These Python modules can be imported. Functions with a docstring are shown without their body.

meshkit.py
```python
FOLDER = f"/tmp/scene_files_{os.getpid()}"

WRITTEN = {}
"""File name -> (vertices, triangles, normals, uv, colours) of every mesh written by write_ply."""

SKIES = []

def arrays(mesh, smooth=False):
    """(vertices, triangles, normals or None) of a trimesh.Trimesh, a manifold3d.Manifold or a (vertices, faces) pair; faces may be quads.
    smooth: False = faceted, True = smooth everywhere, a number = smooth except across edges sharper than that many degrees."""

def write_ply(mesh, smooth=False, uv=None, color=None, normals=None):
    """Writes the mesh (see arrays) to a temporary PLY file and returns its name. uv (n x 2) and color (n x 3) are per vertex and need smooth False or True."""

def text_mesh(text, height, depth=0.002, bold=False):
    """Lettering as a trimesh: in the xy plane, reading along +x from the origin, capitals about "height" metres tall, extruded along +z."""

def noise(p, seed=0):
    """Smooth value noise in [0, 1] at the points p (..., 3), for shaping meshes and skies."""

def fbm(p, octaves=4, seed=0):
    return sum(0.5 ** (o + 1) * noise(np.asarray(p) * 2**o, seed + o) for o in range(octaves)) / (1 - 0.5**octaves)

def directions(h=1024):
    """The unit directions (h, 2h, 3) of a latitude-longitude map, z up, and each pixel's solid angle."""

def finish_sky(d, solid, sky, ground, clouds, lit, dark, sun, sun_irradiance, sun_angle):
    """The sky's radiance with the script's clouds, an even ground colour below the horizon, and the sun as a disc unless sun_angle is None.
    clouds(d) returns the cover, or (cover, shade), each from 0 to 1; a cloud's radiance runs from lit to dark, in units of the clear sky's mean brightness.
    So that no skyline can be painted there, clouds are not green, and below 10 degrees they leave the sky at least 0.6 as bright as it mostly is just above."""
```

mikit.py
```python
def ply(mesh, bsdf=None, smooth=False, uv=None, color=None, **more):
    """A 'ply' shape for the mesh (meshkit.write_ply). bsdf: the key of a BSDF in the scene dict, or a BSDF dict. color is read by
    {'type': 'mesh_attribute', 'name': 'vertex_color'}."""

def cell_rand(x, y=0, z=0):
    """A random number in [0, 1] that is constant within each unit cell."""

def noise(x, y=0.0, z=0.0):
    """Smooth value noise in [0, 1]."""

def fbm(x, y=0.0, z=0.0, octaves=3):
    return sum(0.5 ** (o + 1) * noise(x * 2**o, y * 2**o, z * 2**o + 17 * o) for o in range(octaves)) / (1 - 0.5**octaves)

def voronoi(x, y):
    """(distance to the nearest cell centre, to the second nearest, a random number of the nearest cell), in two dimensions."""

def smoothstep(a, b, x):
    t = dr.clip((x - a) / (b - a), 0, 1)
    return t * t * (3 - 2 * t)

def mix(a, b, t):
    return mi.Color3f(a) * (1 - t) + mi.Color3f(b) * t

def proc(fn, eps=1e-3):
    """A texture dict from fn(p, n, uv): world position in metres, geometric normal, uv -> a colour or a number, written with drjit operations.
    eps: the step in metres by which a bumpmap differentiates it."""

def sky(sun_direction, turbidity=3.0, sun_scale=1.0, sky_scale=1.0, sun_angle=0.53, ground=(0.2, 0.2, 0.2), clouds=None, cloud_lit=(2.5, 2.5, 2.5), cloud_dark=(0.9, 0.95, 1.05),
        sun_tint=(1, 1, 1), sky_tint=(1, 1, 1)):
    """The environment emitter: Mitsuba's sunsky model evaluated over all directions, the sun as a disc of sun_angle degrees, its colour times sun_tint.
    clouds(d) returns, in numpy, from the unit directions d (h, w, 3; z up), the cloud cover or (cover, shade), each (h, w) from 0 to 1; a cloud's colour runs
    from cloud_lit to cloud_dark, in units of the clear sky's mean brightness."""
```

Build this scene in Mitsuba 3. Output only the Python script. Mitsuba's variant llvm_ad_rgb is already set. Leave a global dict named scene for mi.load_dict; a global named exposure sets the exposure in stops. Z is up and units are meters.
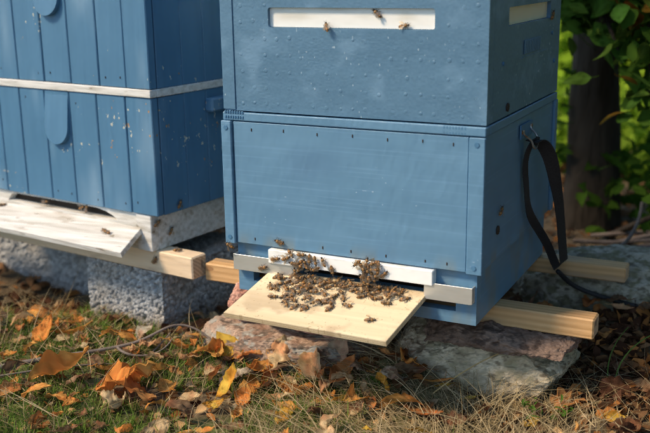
import math, random
import numpy as np, trimesh, manifold3d as mf, shapely.geometry as sg
import drjit as dr, mitsuba as mi, mikit, meshkit
from mikit import proc, noise, fbm, smoothstep, mix, cell_rand
from scipy.spatial import cKDTree

# ------------------------------------------------------------------ camera, sky, exposure
T = mi.ScalarTransform4f
scene, labels = {}, {}
CAM = np.array([0.948, -1.4734, 0.5053])
FWD = np.array([-0.4355, 0.8634, -0.2548])
UP = np.array([-0.1020, 0.2344, 0.9668])
scene['camera'] = {'type': 'thinlens', 'fov': 37.98, 'fov_axis': 'x', 'aperture_radius': 0.0088, 'focus_distance': 1.74,
                   'near_clip': 0.05, 'far_clip': 300.0,
                   'to_world': T().look_at(origin=CAM.tolist(), target=(CAM + FWD).tolist(), up=UP.tolist())}
SUN = np.array([-0.49, -0.51, 0.74])
scene['sky'] = mikit.sky(SUN, turbidity=3.0, sun_scale=0.72, sky_scale=1.75, sun_angle=12.0, sun_tint=(1.0, 0.95, 0.88), sky_tint=(1.02, 1.0, 0.93), ground=(0.10, 0.10, 0.06))
exposure = 2.22

rng = np.random.default_rng(7)
random.seed(7)

# ------------------------------------------------------------------ helpers
def key_of(name):
    if name not in used: used[name] = 0; return name
    used[name] += 1
    return '%s_%03d' % (name, used[name])
used = {}

def thing(name, label, cat, group=None):
    k = key_of(name)
    labels[k] = {'label': label, 'category': cat}
    if group: labels[k]['group'] = group
    return k

def part(parent, name, mesh, bsdf, smooth=30, label=None, stuff=False, color=None, m=None):
    k = key_of(parent + '__' + name)
    if m is not None: mesh = mesh.copy(); mesh.apply_transform(m)
    scene[k] = mikit.ply(mesh, bsdf, smooth=smooth, color=color)
    if label or stuff:
        labels[k] = {}
        if label: labels[k]['label'] = label
        if stuff: labels[k]['kind'] = 'stuff'
    return k

def single(name, label, cat, mesh, bsdf, smooth=30, group=None, color=None):
    k = thing(name, label, cat, group)
    scene[k] = mikit.ply(mesh, bsdf, smooth=smooth, color=color)
    return k

def structure(name, label, mesh, bsdf, smooth=True, color=None):
    scene[name] = mikit.ply(mesh, bsdf, smooth=smooth, color=color)
    labels[name] = {'kind': 'structure', 'label': label}

def box(x0, x1, y0, y1, z0, z1, b=0.0015):
    p = []
    for x, sx in ((x0, 1), (x1, -1)):
        for y, sy in ((y0, 1), (y1, -1)):
            for z, sz in ((z0, 1), (z1, -1)):
                p += [(x + sx * b, y + sy * b, z), (x + sx * b, y, z + sz * b), (x, y + sy * b, z + sz * b)]
    return trimesh.convex.convex_hull(np.array(p))

def cat(ms): return trimesh.util.concatenate(ms)

def rot(axis, deg, at=(0, 0, 0)): return trimesh.transformations.rotation_matrix(math.radians(deg), axis, at)
def trans(v): return trimesh.transformations.translation_matrix(v)

def plate(poly, thick, to):
    """polygon in (u, v) extruded; mapped by 'to' (3x4 columns u, v, w, origin)."""
    m = trimesh.creation.extrude_polygon(poly, thick, engine='earcut')
    A = np.eye(4); A[:3, 0], A[:3, 1], A[:3, 2], A[:3, 3] = to
    m.apply_transform(A)
    if np.linalg.det(A[:3, :3]) < 0: m.invert()
    return m

def tube(points, radii, sides=8, cap=True):
    p = np.asarray(points, float); r = np.broadcast_to(radii, (len(p),))
    t = np.gradient(p, axis=0); t /= np.linalg.norm(t, axis=1, keepdims=True) + 1e-12
    a = np.zeros_like(p); ref = np.array([0, 0, 1.0]) if abs(t[0, 2]) < .9 else np.array([1.0, 0, 0])
    for i in range(len(p)):
        ref = ref - t[i] * (ref @ t[i]); ref /= np.linalg.norm(ref); a[i] = ref
    b = np.cross(t, a); ang = np.arange(sides) * 2 * np.pi / sides
    v = p[:, None] + r[:, None, None] * (np.cos(ang)[None, :, None] * a[:, None] + np.sin(ang)[None, :, None] * b[:, None])
    v = v.reshape(-1, 3); f = []
    for i in range(len(p) - 1):
        for j in range(sides):
            k = (j + 1) % sides
            f += [[i * sides + j, i * sides + k, (i + 1) * sides + k], [i * sides + j, (i + 1) * sides + k, (i + 1) * sides + j]]
    if cap:
        n = len(v); v = np.vstack([v, p[:1], p[-1:]])
        for j in range(sides):
            k = (j + 1) % sides; e = (len(p) - 1) * sides
            f += [[n, k, j], [n + 1, e + j, e + k]]
    return trimesh.Trimesh(v, f, process=False)

def spline(pts, n=40):
    from scipy.interpolate import CubicSpline
    pts = np.asarray(pts, float)
    s = np.r_[0, np.cumsum(np.linalg.norm(np.diff(pts, axis=0), axis=1))]
    return CubicSpline(s, pts)(np.linspace(0, s[-1], n))

def lerp3(a, b, t): t = np.asarray(t)[..., None]; return np.asarray(a) * (1 - t) + np.asarray(b) * t
def sstep(a, b, x): t = np.clip((x - a) / (b - a), 0, 1); return t * t * (3 - 2 * t)

# ------------------------------------------------------------------ materials
def bsdf(name, **kw):
    scene[name] = kw; return name
def wrap(d, bump=None, scale=1.0, eps=1e-3):
    if bump is not None: d = {'type': 'bumpmap', 'arbitrary': proc(bump, eps), 'scale': scale, 'bsdf': d}
    return {'type': 'twosided', 'bsdf': d}
def prin(col, rough=0.6, **kw):
    c = proc(col) if callable(col) else ({'type': 'rgb', 'value': list(col)} if isinstance(col, (tuple, list)) else col)
    return {'type': 'principled', 'base_color': c, 'roughness': rough, **kw}
VC = {'type': 'mesh_attribute', 'name': 'vertex_color'}

def blue_new(p, n, uv):      # smooth, brushed lighter blue with a few scuffs
    a = fbm(p.x * 9, p.y * 9, p.z * 30, 3); b = fbm(p.x * 60, p.y * 60, p.z * 9, 2)
    c = mix((0.082, 0.182, 0.292), (0.120, 0.243, 0.370), a * 0.75 + b * 0.25)
    s = smoothstep(0.80, 0.88, noise(p.x * 160, p.y * 160, p.z * 230) * 0.8 + 0.2 * noise(p.x * 20, p.y * 20, p.z * 20)) * smoothstep(0.5, 0.75, fbm(p.x * 9 + 9, p.y * 9, p.z * 9, 2))
    c = mix(c, (0.30, 0.41, 0.52), s * 0.7)
    c = mix(c, (0.17, 0.31, 0.47), smoothstep(0.55, 0.8, fbm(p.x * 7, p.y * 7, p.z * 260, 3)) * 0.22)
    d = smoothstep(0.60, 0.85, fbm(p.x * 6 + 3, p.y * 6, p.z * 6 + 5, 3))
    c = mix(c, (0.16, 0.20, 0.21), smoothstep(0.035, 0.0, p.z) * smoothstep(0.45, 0.75, fbm(p.x * 30, p.y * 30, p.z * 8, 3)) * 0.7)      # bee dirt at the bottom edge
    return mix(c, (0.075, 0.155, 0.27), d * 0.45)
def blue_foam(p, n, uv):     # blotchy thicker paint on the upper box
    a = fbm(p.x * 9, p.y * 9, p.z * 24, 4); b = fbm(p.x * 240, p.y * 240, p.z * 240, 2)
    c = mix((0.052, 0.122, 0.202), (0.102, 0.206, 0.316), a * 0.55 + b * 0.45)
    c = mix(c, (0.19, 0.32, 0.46), smoothstep(0.56, 0.80, fbm(p.x * 16, p.y * 16, p.z * 16, 4)) * 0.35)
    return mix(c, (0.34, 0.44, 0.52), smoothstep(0.86, 0.92, noise(p.x * 260, p.y * 260, p.z * 110)) * smoothstep(0.55, 0.7, fbm(p.x * 8 + 4, p.y * 8, p.z * 8, 2)) * 0.7)
def foam_bump(p, n, uv): return fbm(p.x * 330, p.y * 330, p.z * 330, 2) + 0.5 * noise(p.x * 70, p.y * 70, p.z * 70)
def blue_old(p, n, uv):      # plank paint: vertical grain, worn patches, chips to primer and wood
    a = fbm(p.x * 70, p.y * 70, p.z * 5, 3); b = fbm(p.x * 7, p.y * 7, p.z * 7, 3)
    c = mix((0.040, 0.122, 0.222), (0.074, 0.184, 0.312), a * 0.5 + b * 0.5)
    faded = smoothstep(0.52, 0.8, fbm(p.x * 12 + 5, p.y * 12, p.z * 4, 3))
    c = mix(c, (0.22, 0.34, 0.46), faded * 0.45)
    ch = noise(p.x * 150, p.y * 150, p.z * 58 + 4) * 0.62 + noise(p.x * 330, p.y * 330, p.z * 200) * 0.38
    where = smoothstep(0.50, 0.66, fbm(p.x * 5 + 20, p.y * 5, p.z * 5, 2))
    chip = smoothstep(0.778, 0.80, ch * 0.85 + where * 0.14)
    k = noise(p.x * 30 + 7, p.y * 30, p.z * 30)
    c = mix(c, mix((0.40, 0.42, 0.38), (0.30, 0.17, 0.08), smoothstep(0.55, 0.7, k)), chip)
    return c
def paint_bump(p, n, uv): return fbm(p.x * 120, p.y * 120, p.z * 40, 3) + 0.5 * noise(p.x * 30, p.y * 30, p.z * 30)
def plank_bump(p, n, uv): return fbm(p.x * 220, p.y * 220, p.z * 14, 3)
bsdf('m_blue_new', **wrap(prin(blue_new, 0.42, specular=0.5), paint_bump, 0.0011))
bsdf('m_blue_foam', **wrap(prin(blue_foam, 0.42, specular=0.5), foam_bump, 0.00045))
bsdf('m_blue_old', **wrap(prin(blue_old, 0.5, specular=0.45), plank_bump, 0.0012))

def white_worn(p, n, uv):
    a = fbm(p.x * 7, p.y * 130, p.z * 130, 4); b = fbm(p.x * 12, p.y * 50, p.z * 50, 4)
    c = mix((0.64, 0.63, 0.61), (0.42, 0.405, 0.37), smoothstep(0.25, 0.8, a))
    c = mix(c, (0.33, 0.29, 0.23), smoothstep(0.56, 0.78, b) * 0.75)
    return mix(c, (0.16, 0.13, 0.09), smoothstep(0.72, 0.80, noise(p.x * 50, p.y * 110, p.z * 110)) * smoothstep(0.5, 0.7, b) * 0.8)
def grain_x(p, n, uv): return fbm(p.x * 10, p.y * 160, p.z * 160, 3)
bsdf('m_white_worn', **wrap(prin(white_worn, 0.55), grain_x, 0.0010))
bsdf('m_white', **wrap(prin(lambda p, n, uv: mix((0.74, 0.735, 0.70), (0.60, 0.58, 0.52), smoothstep(0.45, 0.8, fbm(p.x * 14, p.y * 14, p.z * 40, 3))), 0.4)))
bsdf('m_cream', **wrap(prin((0.80, 0.74, 0.52), 0.5)))
def metal_col(p, n, uv): return mix((0.66, 0.64, 0.59), (0.80, 0.79, 0.76), fbm(p.x * 20, p.y * 40, p.z * 90, 3))
bsdf('m_strip', **wrap(prin(metal_col, 0.32, metallic=0.7)))
bsdf('m_bar', **wrap(prin(lambda p, n, uv: mix((0.78, 0.79, 0.78), (0.60, 0.58, 0.52), smoothstep(0.5, 0.8, fbm(p.x * 25, p.y * 25, p.z * 50, 3))), 0.35)))

def pine(p, n, uv):
    w = p.z * 1.0 + p.y * 0.8 + 0.010 * noise(p.x * 3, p.y * 12, p.z * 12)
    ring = dr.sin(w * 520 + 3 * noise(p.x * 4, p.y * 20, p.z * 20)) * 0.5 + 0.5
    c = mix((0.58, 0.36, 0.170), (0.42, 0.235, 0.095), ring * 0.55 + 0.45 * fbm(p.x * 8, p.y * 120, p.z * 120, 3))
    c = mix(c, (0.27, 0.14, 0.06), smoothstep(0.80, 0.86, noise(p.x * 22, p.y * 55 + 3, p.z * 55)) * 0.85)
    return mix(c, (0.28, 0.20, 0.13), smoothstep(0.52, 0.80, fbm(p.x * 9 + 2, p.y * 40, p.z * 40, 4)) * 0.65)
bsdf('m_pine', **wrap(prin(pine, 0.6), grain_x, 0.0012))
def pale_wood(p, n, uv):
    c = mix((0.72, 0.57, 0.40), (0.56, 0.42, 0.28), fbm(p.x * 6, p.y * 110, p.z * 110, 4))
    return mix(c, (0.33, 0.26, 0.19), smoothstep(0.58, 0.80, fbm(p.x * 11, p.y * 40, p.z * 40, 3)) * 0.55)
bsdf('m_pale_wood', **wrap(prin(pale_wood, 0.6), grain_x, 0.0012))
def end_grain(p, n, uv):
    r = dr.sqrt(dr.square(p.y - 0.02) + dr.square(p.z + 0.22))
    c = mix((0.50, 0.37, 0.24), (0.34, 0.24, 0.15), dr.sin(r * 900 + 3 * noise(p.x * 20, p.y * 40, p.z * 40)) * 0.5 + 0.5)
    return mix(c, (0.14, 0.10, 0.07), smoothstep(0.62, 0.74, noise(p.x * 10, p.y * 90, p.z * 30)) * 0.7)
bsdf('m_end_grain', **wrap(prin(end_grain, 0.75)))
def ply_col(p, n, uv):
    a = fbm(p.x * 6, p.y * 150, p.z * 20, 4); sp = smoothstep(0.74, 0.84, noise(p.x * 260, p.y * 300, p.z * 20)) * smoothstep(0.4, 0.6, noise(p.x * 16, p.y * 16))
    c = mix((0.72, 0.60, 0.41), (0.56, 0.43, 0.26), a)
    st = smoothstep(0.50, 0.72, fbm(p.x * 18 + 4, p.y * 22 + 1, 0.0, 4)) * (0.35 + 0.65 * smoothstep(-0.03, -0.12, p.y))
    c = mix(mix(c, (0.36, 0.27, 0.165), st * 0.62), (0.27, 0.18, 0.09), sp * 0.5)
    d = (p.x - 0.087) * float(nb[0]) + (p.y - 0.006) * float(nb[1]) + (p.z + 0.0465) * float(nb[2])      # depth below the top veneer
    lay = dr.select(d < -0.0012, smoothstep(-0.2, 0.2, dr.sin(d * 1750.0)), 0.0)
    return mix(c, (0.40, 0.27, 0.14), lay * 0.65)
LB = np.array([[.087, .006, -.0465], [.403, .004, -.0465], [.3835, -.139, -.0895], [.0655, -.134, -.0895]])
nb = np.cross(LB[1] - LB[0], LB[3] - LB[0]); nb /= np.linalg.norm(nb); nb = nb if nb[2] > 0 else -nb
bsdf('m_ply', **wrap(prin(ply_col, 0.55), lambda p, n, uv: fbm(p.x * 12, p.y * 190, p.z * 12, 3), 0.0006))
bsdf('m_vc', **wrap(prin(VC, 0.85, specular=0.25)))
def stone_bump(p, n, uv): return fbm(p.x * 130, p.y * 130, p.z * 130, 4)
bsdf('m_stone', **wrap(prin(VC, 0.9, specular=0.2), stone_bump, 0.0045))
bsdf('m_leaf', type='principledthin', base_color=VC, roughness=0.55, diff_trans=0.55, spec_trans=0.0)
bsdf('m_green', type='principledthin', base_color=VC, roughness=0.45, diff_trans=0.9, spec_trans=0.0)
bsdf('m_blade', type='principledthin', base_color=VC, roughness=0.6, diff_trans=0.5, spec_trans=0.0)
bsdf('m_bee', **wrap(prin(VC, 0.55, sheen=0.5)))
bsdf('m_wing', type='principledthin', base_color={'type': 'rgb', 'value': [0.62, 0.52, 0.40]}, roughness=0.22, spec_trans=0.88, diff_trans=0.4)
bsdf('m_strap', **wrap(prin(lambda p, n, uv: mix((0.010, 0.010, 0.011), (0.024, 0.024, 0.026), noise(p.x * 400, p.y * 400, p.z * 900)), 0.7)))
bsdf('m_steel', **wrap(prin(lambda p, n, uv: mix((0.34, 0.33, 0.31), (0.20, 0.12, 0.07), smoothstep(0.5, 0.75, noise(p.x * 90, p.y * 90, p.z * 90))), 0.4, metallic=0.8)))
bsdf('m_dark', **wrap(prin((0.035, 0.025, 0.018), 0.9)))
def soil(p, n, uv):
    a = fbm(p.x * 20, p.y * 20, 0.0, 4); b = fbm(p.x * 3 + 7, p.y * 3, 0.0, 3)
    c = mix((0.060, 0.045, 0.030), (0.17, 0.13, 0.082), a)
    moss = smoothstep(0.45, 0.65, b) * smoothstep(0.62, 0.2, p.x) * smoothstep(0.25, -0.05, p.y)
    c = mix(c, mix((0.060, 0.085, 0.022), (0.13, 0.17, 0.050), a), moss * 0.85)
    far = smoothstep(2.4, 3.4, p.y + 0.25 * (noise(p.x * 2, p.y * 2) - 0.5))
    return mix(c, mix((0.085, 0.135, 0.025), (0.15, 0.215, 0.045), fbm(p.x * 4, p.y * 4, 1.0, 3)), far)
bsdf('m_soil', **wrap(prin(soil, 0.95, specular=0.1), lambda p, n, uv: fbm(p.x * 90, p.y * 90, p.z * 90, 4), 0.006))
def bark(p, n, uv):
    a = fbm(p.x * 34, p.y * 34, p.z * 7, 4)
    return mix((0.016, 0.013, 0.010), (0.064, 0.052, 0.040), a)
bsdf('m_bark', **wrap(prin(bark, 0.9, specular=0.15), lambda p, n, uv: fbm(p.x * 60, p.y * 60, p.z * 11, 4), 0.012))
def twig_col(p, n, uv): return mix((0.075, 0.055, 0.045), (0.23, 0.19, 0.165), fbm(p.x * 40, p.y * 40, p.z * 40, 3))
bsdf('m_twig', **wrap(prin(twig_col, 0.8)))

# ------------------------------------------------------------------ ground
GZ = -0.272
def gh(x, y):
    x, y = np.asarray(x, float), np.asarray(y, float)
    p = np.stack([x, y, np.zeros_like(x)], -1)
    near = np.exp(-((x - .2) ** 2 + (y - .3) ** 2) / 9)
    return GZ + near * (0.030 * (meshkit.fbm(p * 4.0, 3, 3) - .5) + 0.018 * (meshkit.fbm(p * 17.0, 3, 5) - .5) + 0.007 * (meshkit.fbm(p * 60.0, 2, 9) - .5)) \
        + .065 * np.exp(-((x - .80) / .26) ** 2 - ((y - .56) / .24) ** 2) - .055 * np.exp(-((x + .78) / .27) ** 2 - ((y - .27) / .25) ** 2) + .058 * np.exp(-((x - .33) / .11) ** 2 - ((y - .070) / .06) ** 2) + .022 * np.exp(-((x + .02) / .2) ** 2 - ((y - .02) / .05) ** 2) + 0.5 * (meshkit.fbm(p * .12, 2, 11) - .5) * (1 - near) * sstep(2, 8, np.hypot(x, y))
u = np.linspace(-1, 1, 361); uu = np.sign(u) * (1.5 * np.abs(u) + 118 * np.abs(u) ** 7)
gx, gy = np.meshgrid(uu + 0.2, uu + 0.2, indexing='ij')
n_ = len(u); idx = np.arange(n_ * n_).reshape(n_, n_)
gf = np.stack([idx[:-1, :-1].ravel(), idx[1:, :-1].ravel(), idx[1:, 1:].ravel(), idx[:-1, 1:].ravel()], 1)
structure('ground', 'bare earth and thin grass around the hives', (np.stack([gx.ravel(), gy.ravel(), gh(gx.ravel(), gy.ravel())], 1), gf), 'm_soil')

# ------------------------------------------------------------------ right hive
W, D = 0.50, 0.487
H1 = thing('beehive', 'smooth light blue beehive, bees crowding at its entrance', 'beehive')
ZU, ZT = 0.2535, 0.66            # upper box
k = H1 + '__upper_box'
def front(poly, thick, y): return plate(poly, thick, ((1, 0, 0), (0, 0, 1), (0, 1, 0), (0, y, 0)))      # (x, z) polygons
def sidew(poly, thick, x): return plate(poly, thick, ((0, 1, 0), (0, 0, 1), (-1, 0, 0), (x, 0, 0)))     # (y, z) polygons
def rrect(x0, x1, z0, z1, r): return sg.box(x0 + r, z0 + r, x1 - r, z1 - r).buffer(r, quad_segs=5)
fw = sg.box(0.001, ZU, W, ZT).difference(rrect(.097, .409, .4045, .439, .005))
sw = sg.box(.032, ZU, D, ZT).difference(rrect(.113, .403, .405, .4365, .003))
fwm = front(fw, .03, 0.001)
part(H1, 'upper_box', cat([fwm, sidew(sw, .03, W), box(0.001, .031, .032, D, ZU, ZT, .001), box(.031, W - .031, D - .03, D, ZU, ZT, .001)]), 'm_blue_foam', smooth=30)
part(k, 'carry_slot', cat([box(.097, .409, .0085, .0305, .405, .439, .0003)]), 'm_white', label='long white slot in the front')
part(k, 'carry_slot', cat([box(W - .0305, W - .0075, .1135, .4025, .4055, .4360, .0003)]), 'm_cream', label='cream slot in the shaded side')
# raised studs cast into the front
dome = trimesh.creation.icosphere(subdivisions=1, radius=1.0); dome = dome.slice_plane([0, 0, -.05], [0, 0, 1])
studs = []
for r_, z in enumerate(np.arange(.268, .64, .0292)):
    for c_, x in enumerate(np.arange(.040, .485, .0246)):
        if .398 < z < .445 and .09 < x < .416: continue
        m = dome.copy(); s = .0040 * rng.uniform(.7, 1.15)
        m.apply_scale([s, s, .0008 * rng.uniform(.1, 1.2)]); m.apply_transform(rot([1, 0, 0], 90)); m.apply_translation([x + rng.normal(0, .0012), .0012, z + rng.normal(0, .0012)])
        studs.append(m)
part(k, 'stud', cat(studs), 'm_blue_foam', smooth=True, stuff=True, label='rows of small raised studs')
part(k, 'corner_lath', box(-.0015, .0245, -.0012, .0009, ZU + .002, ZT, .0006), 'm_blue_foam')
# embossed plate and knots on the side
fr = sg.box(.200, .345, .340, .386).difference(sg.box(.206, .351, .339, .380))
part(k, 'label_plate', cat([sidew(sg.box(.203, .346, .382, .343).buffer(0), .0015, W + .0015)] + [box(W + .001, W + .0028, .212 + .012 * i, .219 + .012 * i, .350, .375, .0006) for i in range(10)]), 'm_blue_foam', label='embossed plate')
for yy, zz, s in ((.118, .268, .010), (.447, .318, .006), (.085, .345, .005), (.42, .375, .005)):
    m = trimesh.creation.cylinder(radius=s * .75, height=.004, sections=14); m.apply_transform(rot([0, 1, 0], 90)); m.apply_translation([W + .0005, yy, zz])
    part(k, 'plug', m, 'm_dark' if s > .009 else 'm_blue_old')
for xx, yy, zz in (): pass
# lower box
k = H1 + '__lower_box'
part(H1, 'lower_box', box(.004, W - .002, .006, D - .004, .0005, .2345, .001), 'm_blue_new')
part(k, 'front_panel', box(.0185, .4725, -.003, .0058, .0005, .2335, .0012), 'm_blue_new')
part(k, 'corner_lath', box(-.005, .0165, -.0085, .0055, -.0015, .2345, .0015), 'm_blue_new')
part(k, 'corner_lath', box(.4735, W + .001, -.0055, .0055, -.0015, .2335, .0012), 'm_blue_new')
part(k, 'corner_lath', box(W - .0018, W + .004, D - .02, D - .001, .002, .236, .001), 'm_blue_new', label='lath at the rear corner')
part(k, 'top_rail', box(-.002, W + .0015, -.0045, .02, .2355, .2505, .0014), 'm_blue_new')
part(k, 'top_rail', box(W - .028, W + .0015, .0212, D, .2355, .2505, .0014), 'm_blue_new')
part(k, 'top_rail', cat([box(-.002, .028, .0212, D, .2355, .2505, .0014), box(.0285, W - .0285, D - .03, D, .2355, .2505, .001)]), 'm_blue_new')
comb = cat([box(.003 + .0052 * i, .0062 + .0052 * i, -.0062, -.0040, .2395 + .009 * j, .2445 + .009 * j, .0004) for i in range(8) for j in range(2)])
part(k, 'spacer_comb', comb, 'm_blue_old', label='small toothed spacer at the seam')
part(k, 'spacer_comb', comb, 'm_blue_old', m=trans([.425, 0.0015, -.0035]))
def screw(x, y, z, r=.0042):
    m = trimesh.creation.cylinder(radius=r, height=.002, sections=14); m.apply_transform(rot([1, 0, 0], 90)); m.apply_translation([x, y, z]); return m
for x, y, z in ((.006, -.009, .222), (.006, -.009, .012), (.487, -.006, .222), (.487, -.006, .011)): part(k, 'screw', screw(x, y, z), 'm_blue_old')
for i, x in enumerate((.058, .125, .193, .262, .328, .392, .446)):
    part(k, 'nail', box(x - .0009, x + .0009, -.0042, -.0028, .217 + .002 * (i % 2), .2225 + .002 * (i % 2), .0003), 'm_dark')
    x += .008 * math.sin(i * 4)
    part(k, 'nail', box(x - .0009, x + .0009, -.0042, -.0028, .0095, .0145, .0003), 'm_dark')
m = trimesh.creation.cylinder(radius=.008, height=.003, sections=12); m.apply_transform(rot([0, 1, 0], 90)); m.apply_translation([W - .001, .09, .055])
part(k, 'knot', m, 'm_dark')
# floor with its entrance
k = H1 + '__floor'
fl = sg.box(.011, -.098, .489, -.001).difference(sg.box(.044, -.0765, .452, -.053)).difference(sg.box(.150, -.05, .398, -.0292))
part(H1, 'floor', cat([front(fl, .022, .010), box(.4665, .489, .0325, D - .012, -.098, -.001, .0012), box(.011, .0335, .0325, D - .012, -.098, -.001, .0012), box(.034, .466, D - .034, D - .012, -.098, -.001, .0012)]), 'm_blue_new')
part(k, 'floor_plank', box(.034, .466, .0325, D - .036, -.089, -.0775, .001), 'm_pine', label='raw wooden floor seen through the notch')
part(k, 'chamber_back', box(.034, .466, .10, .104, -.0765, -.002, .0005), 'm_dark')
part(k, 'metal_strip', cat([box(.0105, .149, -.0075, -.0055, -.0515, -.0215, .0006), box(.0105, .0125, -.0075, .009, -.0515, -.0215, .0005), box(.013, .149, -.0075, .0085, -.0522, -.0502, .0005)]), 'm_strip', label='metal strip left of the entrance')
part(k, 'metal_strip', cat([box(.399, .4865, -.0075, -.0055, -.0545, -.0250, .0006), box(.4845, .4865, -.0075, .009, -.0545, -.0250, .0005), box(.399, .484, -.0075, .0085, -.0552, -.0532, .0005)]), 'm_strip', label='metal strip right of the entrance')
part(k, 'entrance_bar', box(.090, .416, -.0115, .0085, -.0290, -.0022, .0012), 'm_bar', label='white bar above the entrance')
# landing board: hinge line at z -.045, drops to the front
def slab(q, n, th, chamf=.0008):
    c = q.mean(0); pts = []
    for a in q:
        d = (c - a); d -= n * (d @ n); d /= np.linalg.norm(d)
        pts += [a + d * chamf, a - n * chamf, a - n * (th - chamf), a - n * th + d * chamf]
    return trimesh.convex.convex_hull(np.array(pts))
part(H1, 'landing_board', slab(LB, nb, .0105), 'm_ply', label='pale plywood landing board sloping down from the entrance')
# wire bracket on the side
k = H1 + '__wire_bracket'
bp = sidew(sg.box(.208, .196, .286, .222), .003, W + .0032)
part(H1, 'wire_bracket', bp, 'm_blue_old', label='steel hook plate on the side')
A, B, Cc = np.array([W + .004, .222, .206]), np.array([W + .004, .272, .210]), np.array([W + .018, .247, .176])
part(k, 'wire_loop', tube(spline([A + [0, 0, .006], A, (A * .5 + Cc * .5) + [.006, -.004, 0], Cc + [.002, -.014, .004], Cc + [0.003, .014, .006], (B * .5 + Cc * .5) + [.006, .006, .004], B, B + [0, 0, .006]], 40), .0020, 7), 'm_steel')
for yy, zz in ((.214, .209), (.280, .213)):
    m = trimesh.creation.icosphere(subdivisions=2, radius=.004); m.apply_scale([.5, 1, 1]); m.apply_translation([W + .0035, yy, zz]); part(k, 'rivet', m, 'm_steel')
# roof (above the frame)
part(H1, 'roof', box(-.018, W + .018, -.018, D + .018, ZT - .03, ZT + .05, .003), 'm_strip')

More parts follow.
